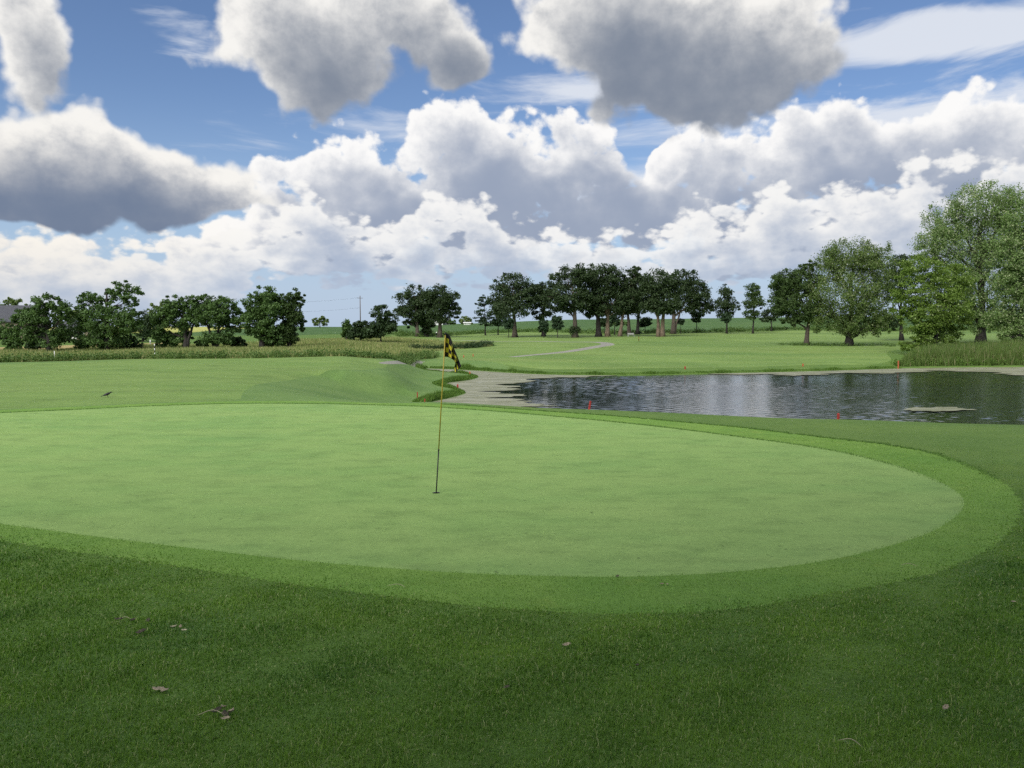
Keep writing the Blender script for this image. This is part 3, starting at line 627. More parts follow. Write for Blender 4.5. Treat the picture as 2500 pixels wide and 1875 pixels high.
def make_tree(name, label, d, base, lobes, m, bk='bark', trunk_w=.5, trunk_top=None, n_clumps=110, per=42, leaf=.34, seed=0, group=None, cat='tree', clump_r=.24, stems=None,
              ivy=None, shell=.62, flat=.65, droop=0.0, depth=.85, world=None, up=.35, limbs=5, grow=1.0):
    rng = np.random.default_rng(seed+100); s = d/F_PX
    bx = base if not isinstance(base, (tuple, list)) else base[0]
    x0 = (bx-1250)/F_PX*d
    if world: x0, d = world; s = 1.0
    z0 = h1(x0, d)
    root = empty(name, (x0, d, z0)); tag(root, label, cat, group); O = np.array((x0, d, z0))
    LC, LR = [], []
    for (cx, cy, rx, ry, *w) in lobes:
        c = np.array((cx, 0.0, cy)) if world else w_at(cx, cy, d)-O; rx, ry = rx*grow, ry*(1+(grow-1)*.6); c[1] += rng.uniform(-.35, .35)*rx*s; LC.append(c); LR.append((rx*s, rx*s*depth, ry*s))
    LC, LR = np.array(LC), np.array(LR)
    area = np.array([(r[0]*r[2])*(l[4] if len(l) > 4 else 1.0) for r, l in zip(LR, lobes)]); share = np.maximum(6, (n_clumps*area/area.sum())).astype(int)
    Cs, rcs, outs, owner = [], [], [], []
    for i, k in enumerate(share):
        u = rng.normal(0, 1, (k, 3)); u /= np.linalg.norm(u, axis=1)[:, None]
        rad = (shell+(1.02-shell)*rng.uniform(0, 1, k)**.6)[:, None]
        rad[rng.uniform(0, 1, k) < .22] *= .55
        rc = clump_r*(LR[i].prod()**(1/3))*rng.uniform(.65, 1.35, k)
        tw = rng.uniform(0, 1, k) < .14; rad[tw] = rng.uniform(1.04, 1.22, (tw.sum(), 1)); rc[tw] *= .6      # twigs standing out of the outline
        c = LC[i]+u*rad*(LR[i]-.55*rc.mean()); Cs.append(c); rcs.append(rc); outs.append(u); owner += [i]*k
    Cs, rcs, outs = np.concatenate(Cs), np.concatenate(rcs), np.concatenate(outs); owner = np.array(owner)
    keep = Cs[:, 2] > .25; Cs, rcs, outs, owner = Cs[keep], rcs[keep], outs[keep], owner[keep]
    V, Fq = leaves(Cs, rcs, per, leaf, rng, out=outs, flat=flat, droop=droop, up=up)
    low = V[:, 2].reshape(-1, 4).min(1) > .02; V = V.reshape(-1, 4, 3)[low].reshape(-1, 3); Fq = np.arange(len(V)).reshape(-1, 4)
    mesh_obj('crown', V, Fq, M[m], root)
    tr = MB(); tops = []
    ztop = LC[:, 2].max() if trunk_top is None else (w_at(bx, trunk_top, d)[2]-z0)
    cxm = (LC[:, 0]*area).sum()/area.sum()
    for (sx, lean, wd) in (stems or [(0.0, None, trunk_w)]):
        tx = cxm*.5 if lean is None else lean
        k = np.linspace(0, 1, 9); wob = rng.normal(0, .02, (9, 2))*ztop*k[:, None]
        P = np.c_[sx+tx*k**1.4+wob[:, 0], wob[:, 1], -.25+(ztop+.25)*k]
        rad = wd/2*(1-.72*k)*(1+.6*np.exp(-k*ztop/.9)); tr.tube(P, rad, 9); tops.append((P, rad))
    for i in range(len(LC)):
        P, rad = tops[i % len(tops)]
        zs = np.clip(LC[i, 2]*.55, P[0, 2]+.4, P[-2, 2]); j = int(np.argmin(np.abs(P[:, 2]-zs))); a = P[j]; b = LC[i]
        k = np.linspace(0, 1, 6)[:, None]; Q = a+(b-a)*k; Q[:, 2] += (np.sin(k[:, 0]*math.pi)*.12*np.linalg.norm(b-a)); Q[1:-1] += rng.normal(0, .03*np.linalg.norm(b-a), (4, 3))
        r0 = max(rad[j]*.55, .03); tr.tube(Q, np.linspace(r0, r0*.3, 6), 6)
        own = np.where(owner == i)[0]
        for q in rng.permutation(own)[:limbs]:
            e = Cs[q]; sI = Q[rng.integers(2, 5)]; kk = np.linspace(0, 1, 4)[:, None]; W = sI+(e-sI)*kk; W[1:3] += rng.normal(0, .05*np.linalg.norm(e-sI), (2, 3))
            tr.tube(W, np.linspace(r0*.38, r0*.10, 4), 4, cap=False)
    tr.build('trunk', M[bk], root, smooth=True)
    if ivy:                                    # creeper up the stem
        z1 = w_at(bx, ivy, d)[2]-z0; n = 26
        P, rad = tops[0]; zz = rng.uniform(1.2, z1, n); c = np.c_[np.interp(zz, P[:, 2], P[:, 0]), np.interp(zz, P[:, 2], P[:, 1]), zz]+rng.normal(0, .35, (n, 3))*(1, 1, .3)
        v, q = leaves(c, np.full(n, .9), 34, leaf*.9, rng); mesh_obj('creeper', v, q, M[m], root)
    return root
def oak(label, d, base, lobes, seed, tw=1.0, **k):
    k.setdefault('bk', 'bark'); k.setdefault('grow', 1.14); return make_tree('oak_tree', label, d, base, lobes, k.pop('m', 'oak'), trunk_w=tw, seed=seed, group='oak grove beyond the pond', leaf=k.pop('leaf', .42), n_clumps=int(1.5*k.pop('n', 105)), per=k.pop('per', 64), clump_r=.33, **k)
# --- three oaks standing apart
oak('leftmost of the three oaks standing apart by the soybean field', 188, 1020, [(1008, 728, 36, 32), (985, 762, 24, 20), (1022, 765, 26, 28), (1000, 790, 16, 14)], 1, .95, trunk_top=735, n=90)
oak('dark creeper clad middle oak of the three standing apart', 191, 1041, [(1048, 735, 26, 28), (1040, 775, 24, 28)], 2, 1.0, trunk_top=740, ivy=806, bk='bark_dark', n=60)
oak('rightmost of the three oaks apart, one branch reaching right', 187, 1074, [(1078, 727, 36, 30), (1065, 765, 30, 26), (1102, 758, 22, 14), (1108, 770, 15, 9), (1090, 745, 25, 18)], 3, 1.1, trunk_top=735, n=95, bk='bark')
# --- the grove
oak('broad round oak at the left end of the grove', 186, 1257, [(1255, 700, 46, 34), (1222, 728, 36, 36), (1285, 722, 30, 34), (1250, 752, 48, 26), (1212, 755, 20, 20)], 4, 1.15, trunk_top=715, n=140)
oak('smaller dark oak behind the two young trees', 190, 1327, [(1318, 722, 28, 28), (1335, 715, 30, 28), (1322, 760, 24, 22)], 5, .9, trunk_top=725, n=75, bk='bark_dark', ivy=790)
oak('tall oak with flared creeper clad trunk beside cart path bend', 183, 1404, [(1388, 682, 42, 32), (1425, 672, 34, 26), (1362, 728, 38, 28), (1405, 730, 40, 32), (1378, 752, 36, 18)], 6, 1.25, trunk_top=700, n=140, ivy=800)
oak('dark trunked oak just left of the tallest grove oak', 187, 1461, [(1448, 700, 30, 30), (1455, 745, 32, 30), (1440, 755, 20, 22)], 7, 1.3, trunk_top=705, n=75, bk='bark_dark')
oak('tallest oak of the grove with pale straight trunk', 186, 1483, [(1470, 672, 40, 30), (1500, 682, 38, 32), (1462, 722, 36, 34), (1505, 728, 40, 36), (1482, 755, 38, 20)], 8, 1.05, trunk_top=690, n=140, bk='bark_pale')
oak('leaning slender trunked oak right of the tallest one', 186, 1513, [(1545, 690, 24, 34), (1538, 735, 28, 30), (1556, 668, 16, 16)], 9, .85, trunk_top=700, stems=[(0, 2.2, .85)], n=65, bk='bark_pale')
oak('oak with pale stem behind the white bench', 205, 1535, [(1530, 720, 30, 32), (1528, 755, 26, 22)], 10, 1.0, trunk_top=730, n=60)
oak('dark stemmed oak left of the double trunked oak', 205, 1556, [(1568, 700, 26, 30), (1560, 745, 26, 28)], 11, .9, trunk_top=715, n=60, bk='bark_dark')
oak('double trunked oak with reddish brown bark', 183, 1612, [(1605, 690, 42, 34), (1640, 700, 26, 30), (1585, 730, 36, 32), (1622, 738, 40, 28), (1605, 755, 34, 16)], 12, 1.0, trunk_top=700, stems=[(-.45, -.6, .85), (.42, .5, 1.05)], n=140, bk='bark_pale')
oak('forked oak at the right end of the grove', 204, 1643, [(1665, 690, 36, 32), (1692, 715, 36, 36), (1715, 742, 26, 26), (1668, 745, 36, 26), (1728, 752, 12, 14)], 13, 1.3, trunk_top=700, n=130, stems=[(0, .2, 1.25), (.3, 4.2, .6)])
# --- young and lesser trees round the grove
def young(label, d, base, lobes, seed, tw=.22, m='conifer', **k):
    return make_tree(k.pop('name', 'young_tree'), label, d, base, lobes, m, 'bark_dark', tw, seed=seed, n_clumps=int(1.4*k.pop('n', 34)), per=k.pop('per', 46), leaf=k.pop('leaf', .36), clump_r=.36, group='small trees near the grove', **k)
young('spiky narrow tree at the left edge of the grove', 206, 1185, [(1182, 740, 16, 20), (1180, 770, 24, 20), (1190, 790, 22, 14), (1168, 742, 8, 10)], 20, .35, flat=.35, n=50)
young('thin tree partly behind the broad round oak', 208, 1216, [(1216, 775, 16, 20), (1216, 790, 14, 10)], 21, .3)
young('slender sapling in front of the broad round oak', 180, 1242, [(1242, 785, 13, 12), (1240, 797, 14, 9)], 22, .16)
young('left one of the two young trees below the grove', 180, 1328, [(1327, 790, 12, 13), (1328, 803, 11, 8)], 23, .16)
young('right leafier one of the two young trees below the grove', 181, 1361, [(1360, 783, 15, 15), (1362, 798, 16, 9)], 24, .18, n=44)
young('small shrubby tree between pale and leaning oak trunks', 206, 1500, [(1497, 770, 14, 22), (1505, 785, 12, 12)], 25, .25)
young('small round tree under the forked oak', 205, 1661, [(1661, 785, 10, 9)], 26, .16, n=20)
young('small tree under the right end of the grove crown', 212, 1700, [(1700, 770, 18, 16), (1698, 782, 12, 8)], 27, .3)
young('bushy upright tree left of the pair right of the grove', 202, 1773, [(1775, 718, 24, 24), (1768, 745, 28, 22), (1785, 752, 24, 18), (1772, 768, 26, 12)], 28, .45, n=90, m='oak')
young('sapling in front of the left tree of the pair', 198, 1774, [(1773, 775, 13, 14)], 29, .14, n=24)
young('airy upright tree right of the pair right of the grove', 200, 1837, [(1838, 712, 22, 24), (1840, 740, 27, 20), (1835, 768, 24, 14)], 30, .45, n=80, m='olive')
young('low spreading dark tree left of the linden', 215, 1882, [(1882, 768, 22, 18), (1900, 760, 18, 18), (1865, 780, 18, 10)], 31, .35, n=50, m='oak')
young('dark tree behind the linden', 230, 1940, [(1905, 700, 26, 40), (1920, 740, 30, 36)], 32, .6, n=70, m='oak', leaf=.42)
# --- right bank
make_tree('linden_tree', 'olive green linden with bare leaning trunk at right', 128, 1968, [(1925, 690, 42, 34), (1965, 690, 45, 40), (1915, 740, 36, 38), (1960, 750, 50, 44), (1930, 785, 26, 18), (1975, 650, 24, 14)], 'olive', 'bark', .75, trunk_top=690, n_clumps=300, per=64, leaf=.28, seed=40, stems=[(0, 1.0, .72)], clump_r=.30)
make_tree('silver_maple_tree', 'bushy silver maple with upright twigs and creeper trunk', 126, 2072, [(2080, 628, 72, 50), (2030, 650, 50, 50), (2130, 655, 55, 60), (2060, 715, 88, 60), (2140, 735, 52, 62), (2020, 770, 50, 44), (2090, 785, 62, 40), (2140, 800, 30, 22), (2075, 815, 26, 18)],
          'maple', 'bark_dark', 1.1, trunk_top=660, n_clumps=700, per=70, leaf=.23, seed=41, clump_r=.26, flat=1.0, up=.1)
make_tree('dark_elm_tree', 'dark tree showing between the maple and the cottonwood', 150, 2200, [(2190, 650, 40, 30), (2180, 700, 40, 40), (2170, 780, 30, 30)], 'oak', 'bark_dark', .7, trunk_top=680, n_clumps=170, per=60, leaf=.30, clump_r=.3, seed=42)
make_tree('cottonwood_tree', 'tallest tree, a pale cottonwood with dark trunk', 132, 2393, [(2405, 500, 88, 56), (2330, 535, 62, 50), (2450, 520, 60, 56), (2290, 590, 58, 48), (2370, 600, 92, 66), (2440, 620, 70, 66), (2330, 680, 62, 50), (2400, 705, 66, 52), (2375, 770, 50, 34), (2255, 625, 28, 24), (2330, 740, 48, 36), (2425, 760, 46, 36), (2395, 800, 30, 16)],
          'cotton', 'bark_dark', 1.35, trunk_top=540, n_clumps=1050, per=70, leaf=.24, seed=43, clump_r=.25, flat=1.0, up=.1)
make_tree('box_elder_tree', 'bright yellow green tree leaning over the reeds', 99, 2285, [(2260, 660, 62, 44), (2310, 690, 55, 50), (2225, 720, 50, 44), (2280, 745, 72, 54), (2330, 770, 40, 50), (2240, 790, 48, 44), (2300, 820, 60, 40), (2200, 760, 30, 22), (2270, 850, 44, 24), (2225, 835, 34, 24), (2325, 850, 40, 22)],
          'lime', 'bark_dark', .6, trunk_top=720, n_clumps=640, per=68, leaf=.21, seed=44, clump_r=.27, flat=.5, droop=.15)
make_tree('poplar_tree', 'pale green poplar cut off by the right edge', 112, 2490, [(2500, 560, 52, 60), (2465, 620, 46, 56), (2520, 660, 60, 66), (2470, 700, 44, 50), (2450, 770, 36, 44), (2500, 790, 56, 56), (2460, 825, 26, 26)],
          'cotton', 'bark_dark', .8, trunk_top=600, n_clumps=620, per=64, leaf=.24, seed=45, clump_r=.27, flat=.9, up=.1)
# --- left hedgerow
def hedge(label, d, base, lobes, seed, tw=.5, m='willow', n=150, **k):
    return make_tree('hedgerow_tree', label, d, base, lobes, m, 'bark_dark', tw, seed=seed, n_clumps=int(1.5*n), per=k.pop('per', 64), leaf=.25, clump_r=.30, group='trees along the left meadow', **k)
hedge('leftmost hedgerow tree with a low bushy skirt', 97, 122, [(118, 738, 36, 26), (140, 755, 34, 30), (62, 775, 34, 36), (95, 785, 40, 34), (60, 820, 36, 30), (125, 825, 50, 28), (160, 775, 16, 20), (35, 800, 18, 22)], 50, .55, trunk_top=745)
hedge('tallest hedgerow tree with an open top at right', 99, 262, [(290, 705, 28, 26), (325, 725, 28, 28), (262, 735, 24, 24), (222, 745, 34, 34), (205, 780, 26, 36), (265, 780, 60, 42), (320, 785, 34, 40), (255, 825, 62, 30)], 51, .6, trunk_top=705, n=190)
hedge('hedgerow tree with a dark forked trunk', 101, 455, [(430, 742, 30, 26), (462, 745, 28, 28), (400, 775, 30, 32), (440, 780, 40, 30), (392, 815, 24, 34), (440, 828, 30, 22), (480, 775, 24, 26)], 52, .6, trunk_top=745, stems=[(0, -.3, .6), (.1, 1.8, .4)])
hedge('domed hedgerow tree right of the forked one', 101, 528, [(500, 742, 34, 26), (540, 750, 38, 28), (520, 775, 48, 28), (560, 790, 30, 28), (530, 825, 44, 24), (580, 775, 18, 26)], 53, .5, trunk_top=755, stems=[(-.2, -1.6, .4), (.1, .6, .42)])
hedge('large dark hedgerow tree at the right end', 102, 640, [(650, 722, 36, 26), (622, 745, 30, 32), (665, 755, 38, 36), (625, 790, 38, 38), (665, 810, 40, 36), (602, 765, 16, 26)], 54, .65, trunk_top=730, n=170)
hedge('thin topped hedgerow tree at the far right end', 103, 706, [(705, 742, 34, 28), (722, 718, 24, 16, .5), (715, 780, 30, 34), (695, 815, 36, 30), (738, 735, 10, 12, .5), (735, 790, 10, 20)], 55, .45, trunk_top=735, n=130, m='olive')
hedge('low dark bush behind the two left hedgerow trees', 135, 170, [(165, 815, 34, 24), (195, 800, 26, 26), (145, 795, 20, 16)], 56, .3, m='shrub', n=60)
hedge('dark thicket between the tall and the forked tree', 140, 350, [(355, 805, 34, 30), (345, 780, 26, 22), (375, 790, 22, 26)], 57, .35, m='shrub', n=80)
hedge('low leafy bush at the left frame edge', 130, 15, [(15, 820, 40, 14), (-10, 800, 30, 26), (30, 812, 22, 16)], 58, .3, m='willow', n=50)
def backdrop(label, d, base, lobes, seed, m='pale', **k):
    return make_tree('background_tree', label, d, base, lobes, m, 'bark', .5, seed=seed, n_clumps=k.pop('n', 60), per=40, leaf=k.pop('leaf', .5), clump_r=.28, group='trees in the far background', **k)
backdrop('pale tree far behind the house at left', 190, 30, [(20, 745, 26, 18), (45, 745, 22, 16), (0, 765, 26, 22), (30, 775, 28, 18)], 60)
backdrop('dark far tree at the left frame edge', 180, -5, [(0, 768, 30, 26), (-25, 760, 30, 30)], 61, m='willow')
backdrop('pale poplar behind the forked hedgerow tree', 210, 388, [(378, 758, 14, 22), (398, 752, 16, 20), (415, 760, 14, 20), (390, 785, 26, 18)], 62)
backdrop('pale far tree between the two left hedgerow trees', 200, 180, [(180, 770, 24, 14), (160, 785, 20, 14)], 63)
backdrop('small pale round tree alone on the field horizon', 420, 782, [(772, 786, 11, 11), (790, 785, 13, 12)], 64, leaf=.9, n=36)
backdrop('round sunlit tree on the horizon right of the three oaks', 430, 1138, [(1136, 783, 15, 12), (1146, 788, 9, 7), (1128, 788, 7, 6)], 65, leaf=.8, n=40)
backdrop('dark twin tree on the horizon behind the three oaks', 430, 1100, [(1096, 786, 8, 9), (1108, 786, 6, 8)], 66, m='willow', leaf=.8, n=26)
backdrop('low far trees behind the leftmost oak of the three', 430, 1035, [(1030, 787, 12, 8), (1048, 788, 7, 6)], 67, m='willow', leaf=.8, n=26)
def shrub(label, d, base, lobes, seed, m='shrub', n=60, **k):
    return make_tree('shrub', label, d, base, lobes, m, 'bark_dark', .2, seed=seed, n_clumps=int(1.4*n), per=56, leaf=k.pop('leaf', .30), clump_r=.34, group=k.pop('grp', 'shrubs beside the meadow'), cat='shrub', **k)
shrub('light green shrub at the left of the three meadow shrubs', 132, 846, [(846, 795, 13, 18), (848, 815, 16, 14)], 70, 'willow', 36)
shrub('middle dark shrub of the three meadow shrubs', 131, 880, [(882, 800, 22, 20), (865, 815, 20, 16), (895, 815, 24, 16)], 71)
shrub('tall dark shrub of the three, sloping down to the right', 130, 930, [(930, 765, 24, 22), (945, 785, 26, 22), (925, 800, 34, 24), (955, 800, 26, 12), (910, 815, 24, 12)], 72, n=110)
shrub('dark round evergreen shrub inside the oak grove', 215, 1575, [(1575, 785, 16, 13), (1568, 792, 14, 7)], 73, n=50)
shrub('low dark shrub behind the tallest oak trunk', 215, 1475, [(1472, 787, 16, 12), (1488, 792, 12, 7)], 74, n=44)
shrub('green shrub clump behind the pale oak stem', 225, 1520, [(1505, 788, 14, 8), (1525, 790, 12, 7)], 75, 'willow', 30)
shrub('weedy bush beside the creek and the orange stakes', 90, 1060, [(1050, 872, 10, 6), (1068, 872, 14, 7), (1090, 873, 12, 6)], 76, 'weed', 40, leaf=.18)
# --- undergrowth filling the foot of the hedgerow
for _i, (_p, _r, _h, _m, _lb) in enumerate([(28, 26, 20, 'willow', 'undergrowth bush left of the leftmost hedgerow tree'), (92, 30, 18, 'shrub', 'undergrowth bush at the foot of the leftmost hedgerow tree'), (205, 30, 24, 'willow', 'undergrowth bush left of the tallest hedgerow tree'), (318, 30, 22, 'shrub', 'undergrowth bush right of the tallest hedgerow tree'),
        (405, 30, 26, 'willow', 'undergrowth bush at the left of the forked hedgerow tree'), (492, 18, 14, 'olive', 'small undergrowth bush between the forked and the domed tree'), (575, 30, 18, 'shrub', 'undergrowth bush right of the domed hedgerow tree'), (668, 34, 24, 'willow', 'undergrowth bush between the two right hedgerow trees')]):
    _d = 100.5+_i*.35; _y = 795+(2.25-h1((_p-1250)/F_PX*_d, _d))*F_PX/_d
    shrub(_lb, _d, _p, [(_p-_r*.4, _y-_h*.75, _r*.6, _h*.8), (_p+_r*.4, _y-_h*.6, _r*.6, _h*.7), (_p, _y-_h*1.1, _r*.5, _h*.6)], 110+_i, _m, 42, leaf=.22)
# --- unseen oaks added behind the viewpoint so their shade dims the near turf
for _i, (_x, _y, _lb) in enumerate([(-15.5, -7.5, 'unseen shade oak behind the viewpoint, farthest left'), (-8.0, -8.5, 'unseen shade oak behind the viewpoint, in the middle'), (-1.5, -8.5, 'unseen shade oak behind the viewpoint, right of the middle one'), (9.5, -5.0, 'unseen shade oak behind the viewpoint, farthest right'), (3.2, -3.0, 'unseen shade oak close behind the viewpoint on the right')]):
    make_tree('shade_oak_tree', _lb, 1.0, 0, [(0, 11.5, 4.8, 3.6), (-2.8, 9.6, 3.4, 2.6), (2.8, 10.0, 3.4, 2.6), (.5, 14.6, 3.2, 2.2)], 'oak', 'bark', .8, n_clumps=230, per=40, leaf=.46, seed=90+_i, clump_r=.3, world=(_x, _y), trunk_top=None, group='unseen shade oaks behind the viewpoint')
# ================================================================ grass and weeds (nobody could count these)
def blades(P, hgt, wid, rng, lean=.35, seg=True):
    n = len(P); th = rng.uniform(0, 2*math.pi, n); D = np.c_[np.cos(th), np.sin(th), np.zeros(n)]
    ph = rng.uniform(0, 2*math.pi, n); Wv = np.c_[np.cos(ph), np.sin(ph), np.zeros(n)]*(wid/2)[:, None]
    l = (np.abs(rng.normal(0, lean, n))*hgt)[:, None]; up = np.array((0, 0, 1.0))
    tip = P+D*l+up*(hgt*np.sqrt(np.clip(1-(l[:, 0]/np.maximum(hgt, 1e-6))**2, .12, 1)))[:, None]
    if not seg:
        V = np.stack([P-Wv, P+Wv, tip], 1).reshape(-1, 3); return V, np.arange(n*3).reshape(-1, 3)
    mid = P+D*l*.32+up*(hgt*.58)[:, None]
    V = np.stack([P-Wv, P+Wv, mid-Wv*.8, mid+Wv*.8, tip], 1).reshape(-1, 3)
    b = (np.arange(n)*5)[:, None]; Fc = np.concatenate([b+np.array([[0, 1, 3]]), b+np.array([[0, 3, 2]]), b+np.array([[2, 3, 4]])])
    return V, Fc
def on_ground(xy): return np.c_[xy, height(xy[:, 0], xy[:, 1])]
def scatter_wedge(rng, d0, d1, dens, az=.72):
    """random spots in front of the camera, thinner with distance"""
    out = []; ed = np.geomspace(d0, d1, 14)
    for a, b in zip(ed[:-1], ed[1:]):
        A = az*(b*b-a*a); n = int(A*dens(.5*(a+b))); r = np.sqrt(rng.uniform(a*a, b*b, n)); t = rng.uniform(-az, az, n); out.append(np.c_[r*np.sin(t), r*np.cos(t)])
    return np.concatenate(out)
rng = np.random.default_rng(5)
xy = scatter_wedge(rng, 2.4, 17, lambda d: 13000*min(1, (3.6/d)**1.7))
ci = inside(COLLAR0, xy[:, 0], xy[:, 1]); gi = inside(GREEN0, xy[:, 0], xy[:, 1])
# the mower leaves a slightly ragged line between fringe and rough
edge = dist_to(COLLAR0[::2], xy[:, 0], xy[:, 1])+rng.normal(0, .02, len(xy)); rough = (~ci) | ((edge < .28) & (rng.uniform(0, 1, len(xy)) < .45*np.clip(1-edge/.28, 0, 1)**1.5))
P = on_ground(xy[rough]); n = len(P)
hv = np.clip(1+.30*np.sin(P[:, 0]*2.1+1)*np.sin(P[:, 1]*1.7)+.25*np.sin(P[:, 0]*5.3-P[:, 1]*4.1)+.25*np.sin(P[:, 0]*13.1+2*np.sin(P[:, 1]*7))*np.sin(P[:, 1]*11.7+P[:, 0]*3), .35, 1.7)
dd = np.hypot(P[:, 0], P[:, 1]); ramp = np.clip(edge[rough]/.35, .6, 1)
fade = np.clip((16.5-dd)/6, .15, 1)
tallb = np.where(rng.uniform(0, 1, n) < .04, 1.9, 1.0)
V, Fc = blades(P, rng.uniform(.010, .032, n)*hv*ramp*fade*tallb, .0032*np.clip(dd/3.4, 1, 3)*rng.uniform(.7, 1.3, n), rng, .8)
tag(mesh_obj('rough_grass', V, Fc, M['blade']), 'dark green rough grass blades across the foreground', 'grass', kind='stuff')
k = ((ci & (~gi)) | ((~ci) & (edge < .30) & (rng.uniform(0, 1, len(xy)) < .6*np.clip(1-edge/.30, 0, 1))) | (gi & (dist_to(GREEN0[::2], xy[:, 0], xy[:, 1]) < .03))) & (rng.uniform(0, 1, len(xy)) < .55); P = on_ground(xy[k]); n = len(P); dd = np.hypot(P[:, 0], P[:, 1])
V, Fc = blades(P, rng.uniform(.008, .016, n), .0028*np.clip(dd/3.4, 1, 4)*rng.uniform(.7, 1.3, n), rng, .6, seg=False)
tag(mesh_obj('fringe_grass', V, Fc, M['collar_blade']), 'short fringe grass blades round the putting green', 'grass', kind='stuff')
def along(poly, closed, n, rng, band, sel=None):
    L = np.asarray(poly); Q = np.roll(L, -1, 0) if closed else None
    a, b = (L, Q) if closed else (L[:-1], L[1:]); ln = np.linalg.norm(b-a, axis=1)
    if sel is not None: ln = ln*sel((a+b)/2)
    i = rng.choice(len(a), n, p=ln/ln.sum()); u = rng.uniform(0, 1, n)[:, None]; p = a[i]+(b[i]-a[i])*u
    t = (b[i]-a[i])/np.linalg.norm(b[i]-a[i], axis=1)[:, None]; nn = np.c_[-t[:, 1], t[:, 0]]
    return p+nn*rng.uniform(band[0], band[1], n)[:, None]
# lip of longer grass where the far side of the green ends
xy = along(GREEN, True, 16000, rng, (-.10, -.0), lambda c: np.clip((c[:, 1]-11)/7, 0, 1)*(c[:, 0] > -22)); P = on_ground(xy); n = len(P)
V, Fc = blades(P, rng.uniform(.012, .035, n), np.full(n, .010), rng, .4, seg=False)
xy = along(COLLAR, True, 9000, rng, (-.12, -.0), lambda c: np.clip((c[:, 1]-11)/7, 0, 1)*(c[:, 0] > -2)); P = on_ground(xy); n = len(P)
V2, F2 = blades(P, rng.uniform(.012, .035, n), np.full(n, .014), rng, .4, seg=False)
tag(mesh_obj('lip_grass', np.concatenate([V, V2]), np.concatenate([Fc, F2+len(V)]), M['lip']), 'thin dark line of longer grass along the far edge of the green', 'grass', kind='stuff')
# tall meadow
def fill(poly, n, rng, w=None):
    x0, y0 = poly.min(0); x1, y1 = poly.max(0); out = []; m = 0
    while m < n:
        q = np.c_[rng.uniform(x0, x1, n*3), rng.uniform(y0, y1, n*3)]; q = q[inside(poly, q[:, 0], q[:, 1])]
        q = q[np.abs(q[:, 0]) < q[:, 1]*.72]
        if w is not None: q = q[rng.uniform(0, 1, len(q)) < w(q)]
        out.append(q); m += len(q)
    return np.concatenate(out)[:n]
xy = fill(MEADOW, 120000, rng, lambda q: np.clip((72/q[:, 1])**1.5, .15, 1)); P = on_ground(xy); n = len(P)
tall = .75+.5*np.sin(P[:, 0]*.23)*np.sin(P[:, 1]*.17+2)
V, Fc = blades(P, rng.uniform(.22, .60, n)*tall, .055*np.clip(P[:, 1]/80, .8, 1.6), rng, .3, seg=False)
tag(mesh_obj('meadow_grass', V, Fc, M['meadow_blade']), 'tall seeding meadow grass beyond the left fairway', 'grass', kind='stuff')
# leafy weeds along the mown edge of the meadow
def weeds(name, label, xy, rad, hgt, per, leaf, m, rng):
    P = on_ground(xy); n = len(P); r = rad*rng.uniform(.6, 1.5, n); P[:, 2] += r*hgt
    V, Fq = leaves(P, r, per, leaf, rng, flat=.7, up=.5)
    zz = V[:, 2].reshape(-1, 4); gz = height(V[::4, 0], V[::4, 1]); ok = zz.min(1) > gz; V = V.reshape(-1, 4, 3)[ok].reshape(-1, 3)
    return tag(mesh_obj(name, V, np.arange(len(V)).reshape(-1, 4), M[m]), label, 'weeds', kind='stuff')
near_edge = lambda c: ((c[:, 1] < 92) & (np.abs(c[:, 0]) < c[:, 1]*.72)).astype(float)
weeds('edge_weeds', 'dark leafy weeds along the mown edge of the meadow', along(MEADOW, True, 620, rng, (-.2, 1.6), near_edge), .45, .45, 40, .13, 'weed', rng)
weeds('tongue_weeds', 'dark weed hedge along the meadow tongue pointing at the oaks', along(np.array([(t*d, d) for t, d in [(-.125, 108), (-.085, 112), (-.05, 116.5), (-.028, 126)]]), False, 150, rng, (-.6, .8)), .55, .5, 46, .16, 'shrub', rng)
weeds('field_edge_weeds', 'weedy strip between the far fairway and the soybean field', along(np.array([(t*d, d) for t, d in [(-.16, 176), (-.11, 196), (-.05, 222), (.02, 238), (.12, 212), (.22, 212), (.35, 222), (.5, 212), (.66, 214)]]), False, 900, rng, (-3, 5)), .8, .4, 34, .34, 'weed', rng)
weeds('trunk_weeds', 'uncut grass and weeds round the linden and maple trunks', np.concatenate([rng.normal((47.3, 127.5), (2.6, .7), (60, 2)), rng.normal((54, 125.5), (5, .6), (70, 2)), rng.normal((63, 122), (4, .8), (50, 2))]), .4, .35, 34, .16, 'weed', rng)
# shore grass
def shore_sel(c):
    t = c[:, 0]/c[:, 1]; return ((c[:, 1] > 42) & (t < .49)).astype(float)*np.where((t < -.03), 1.5, 1.0)
xy = along(POND, True, 30000, rng, (-.65, .03), shore_sel); P = on_ground(xy); n = len(P)
tt = P[:, 0]/P[:, 1]; big = np.where(P[:, 1] < 72, np.where(tt < -.02, .65, .5), np.where(tt < .06, 1.1, .5))*np.clip(.7+.6*np.sin(P[:, 0]*1.1)+.4*np.sin(P[:, 0]*2.7+1), .35, 1.8)
V, Fc = blades(P, rng.uniform(.12, .36, n)*big, np.full(n, .05), rng, .35, seg=False)
tag(mesh_obj('shore_grass', V, Fc, M['bank_grass']), 'unmown grass fringe along the pond shore', 'grass', kind='stuff')
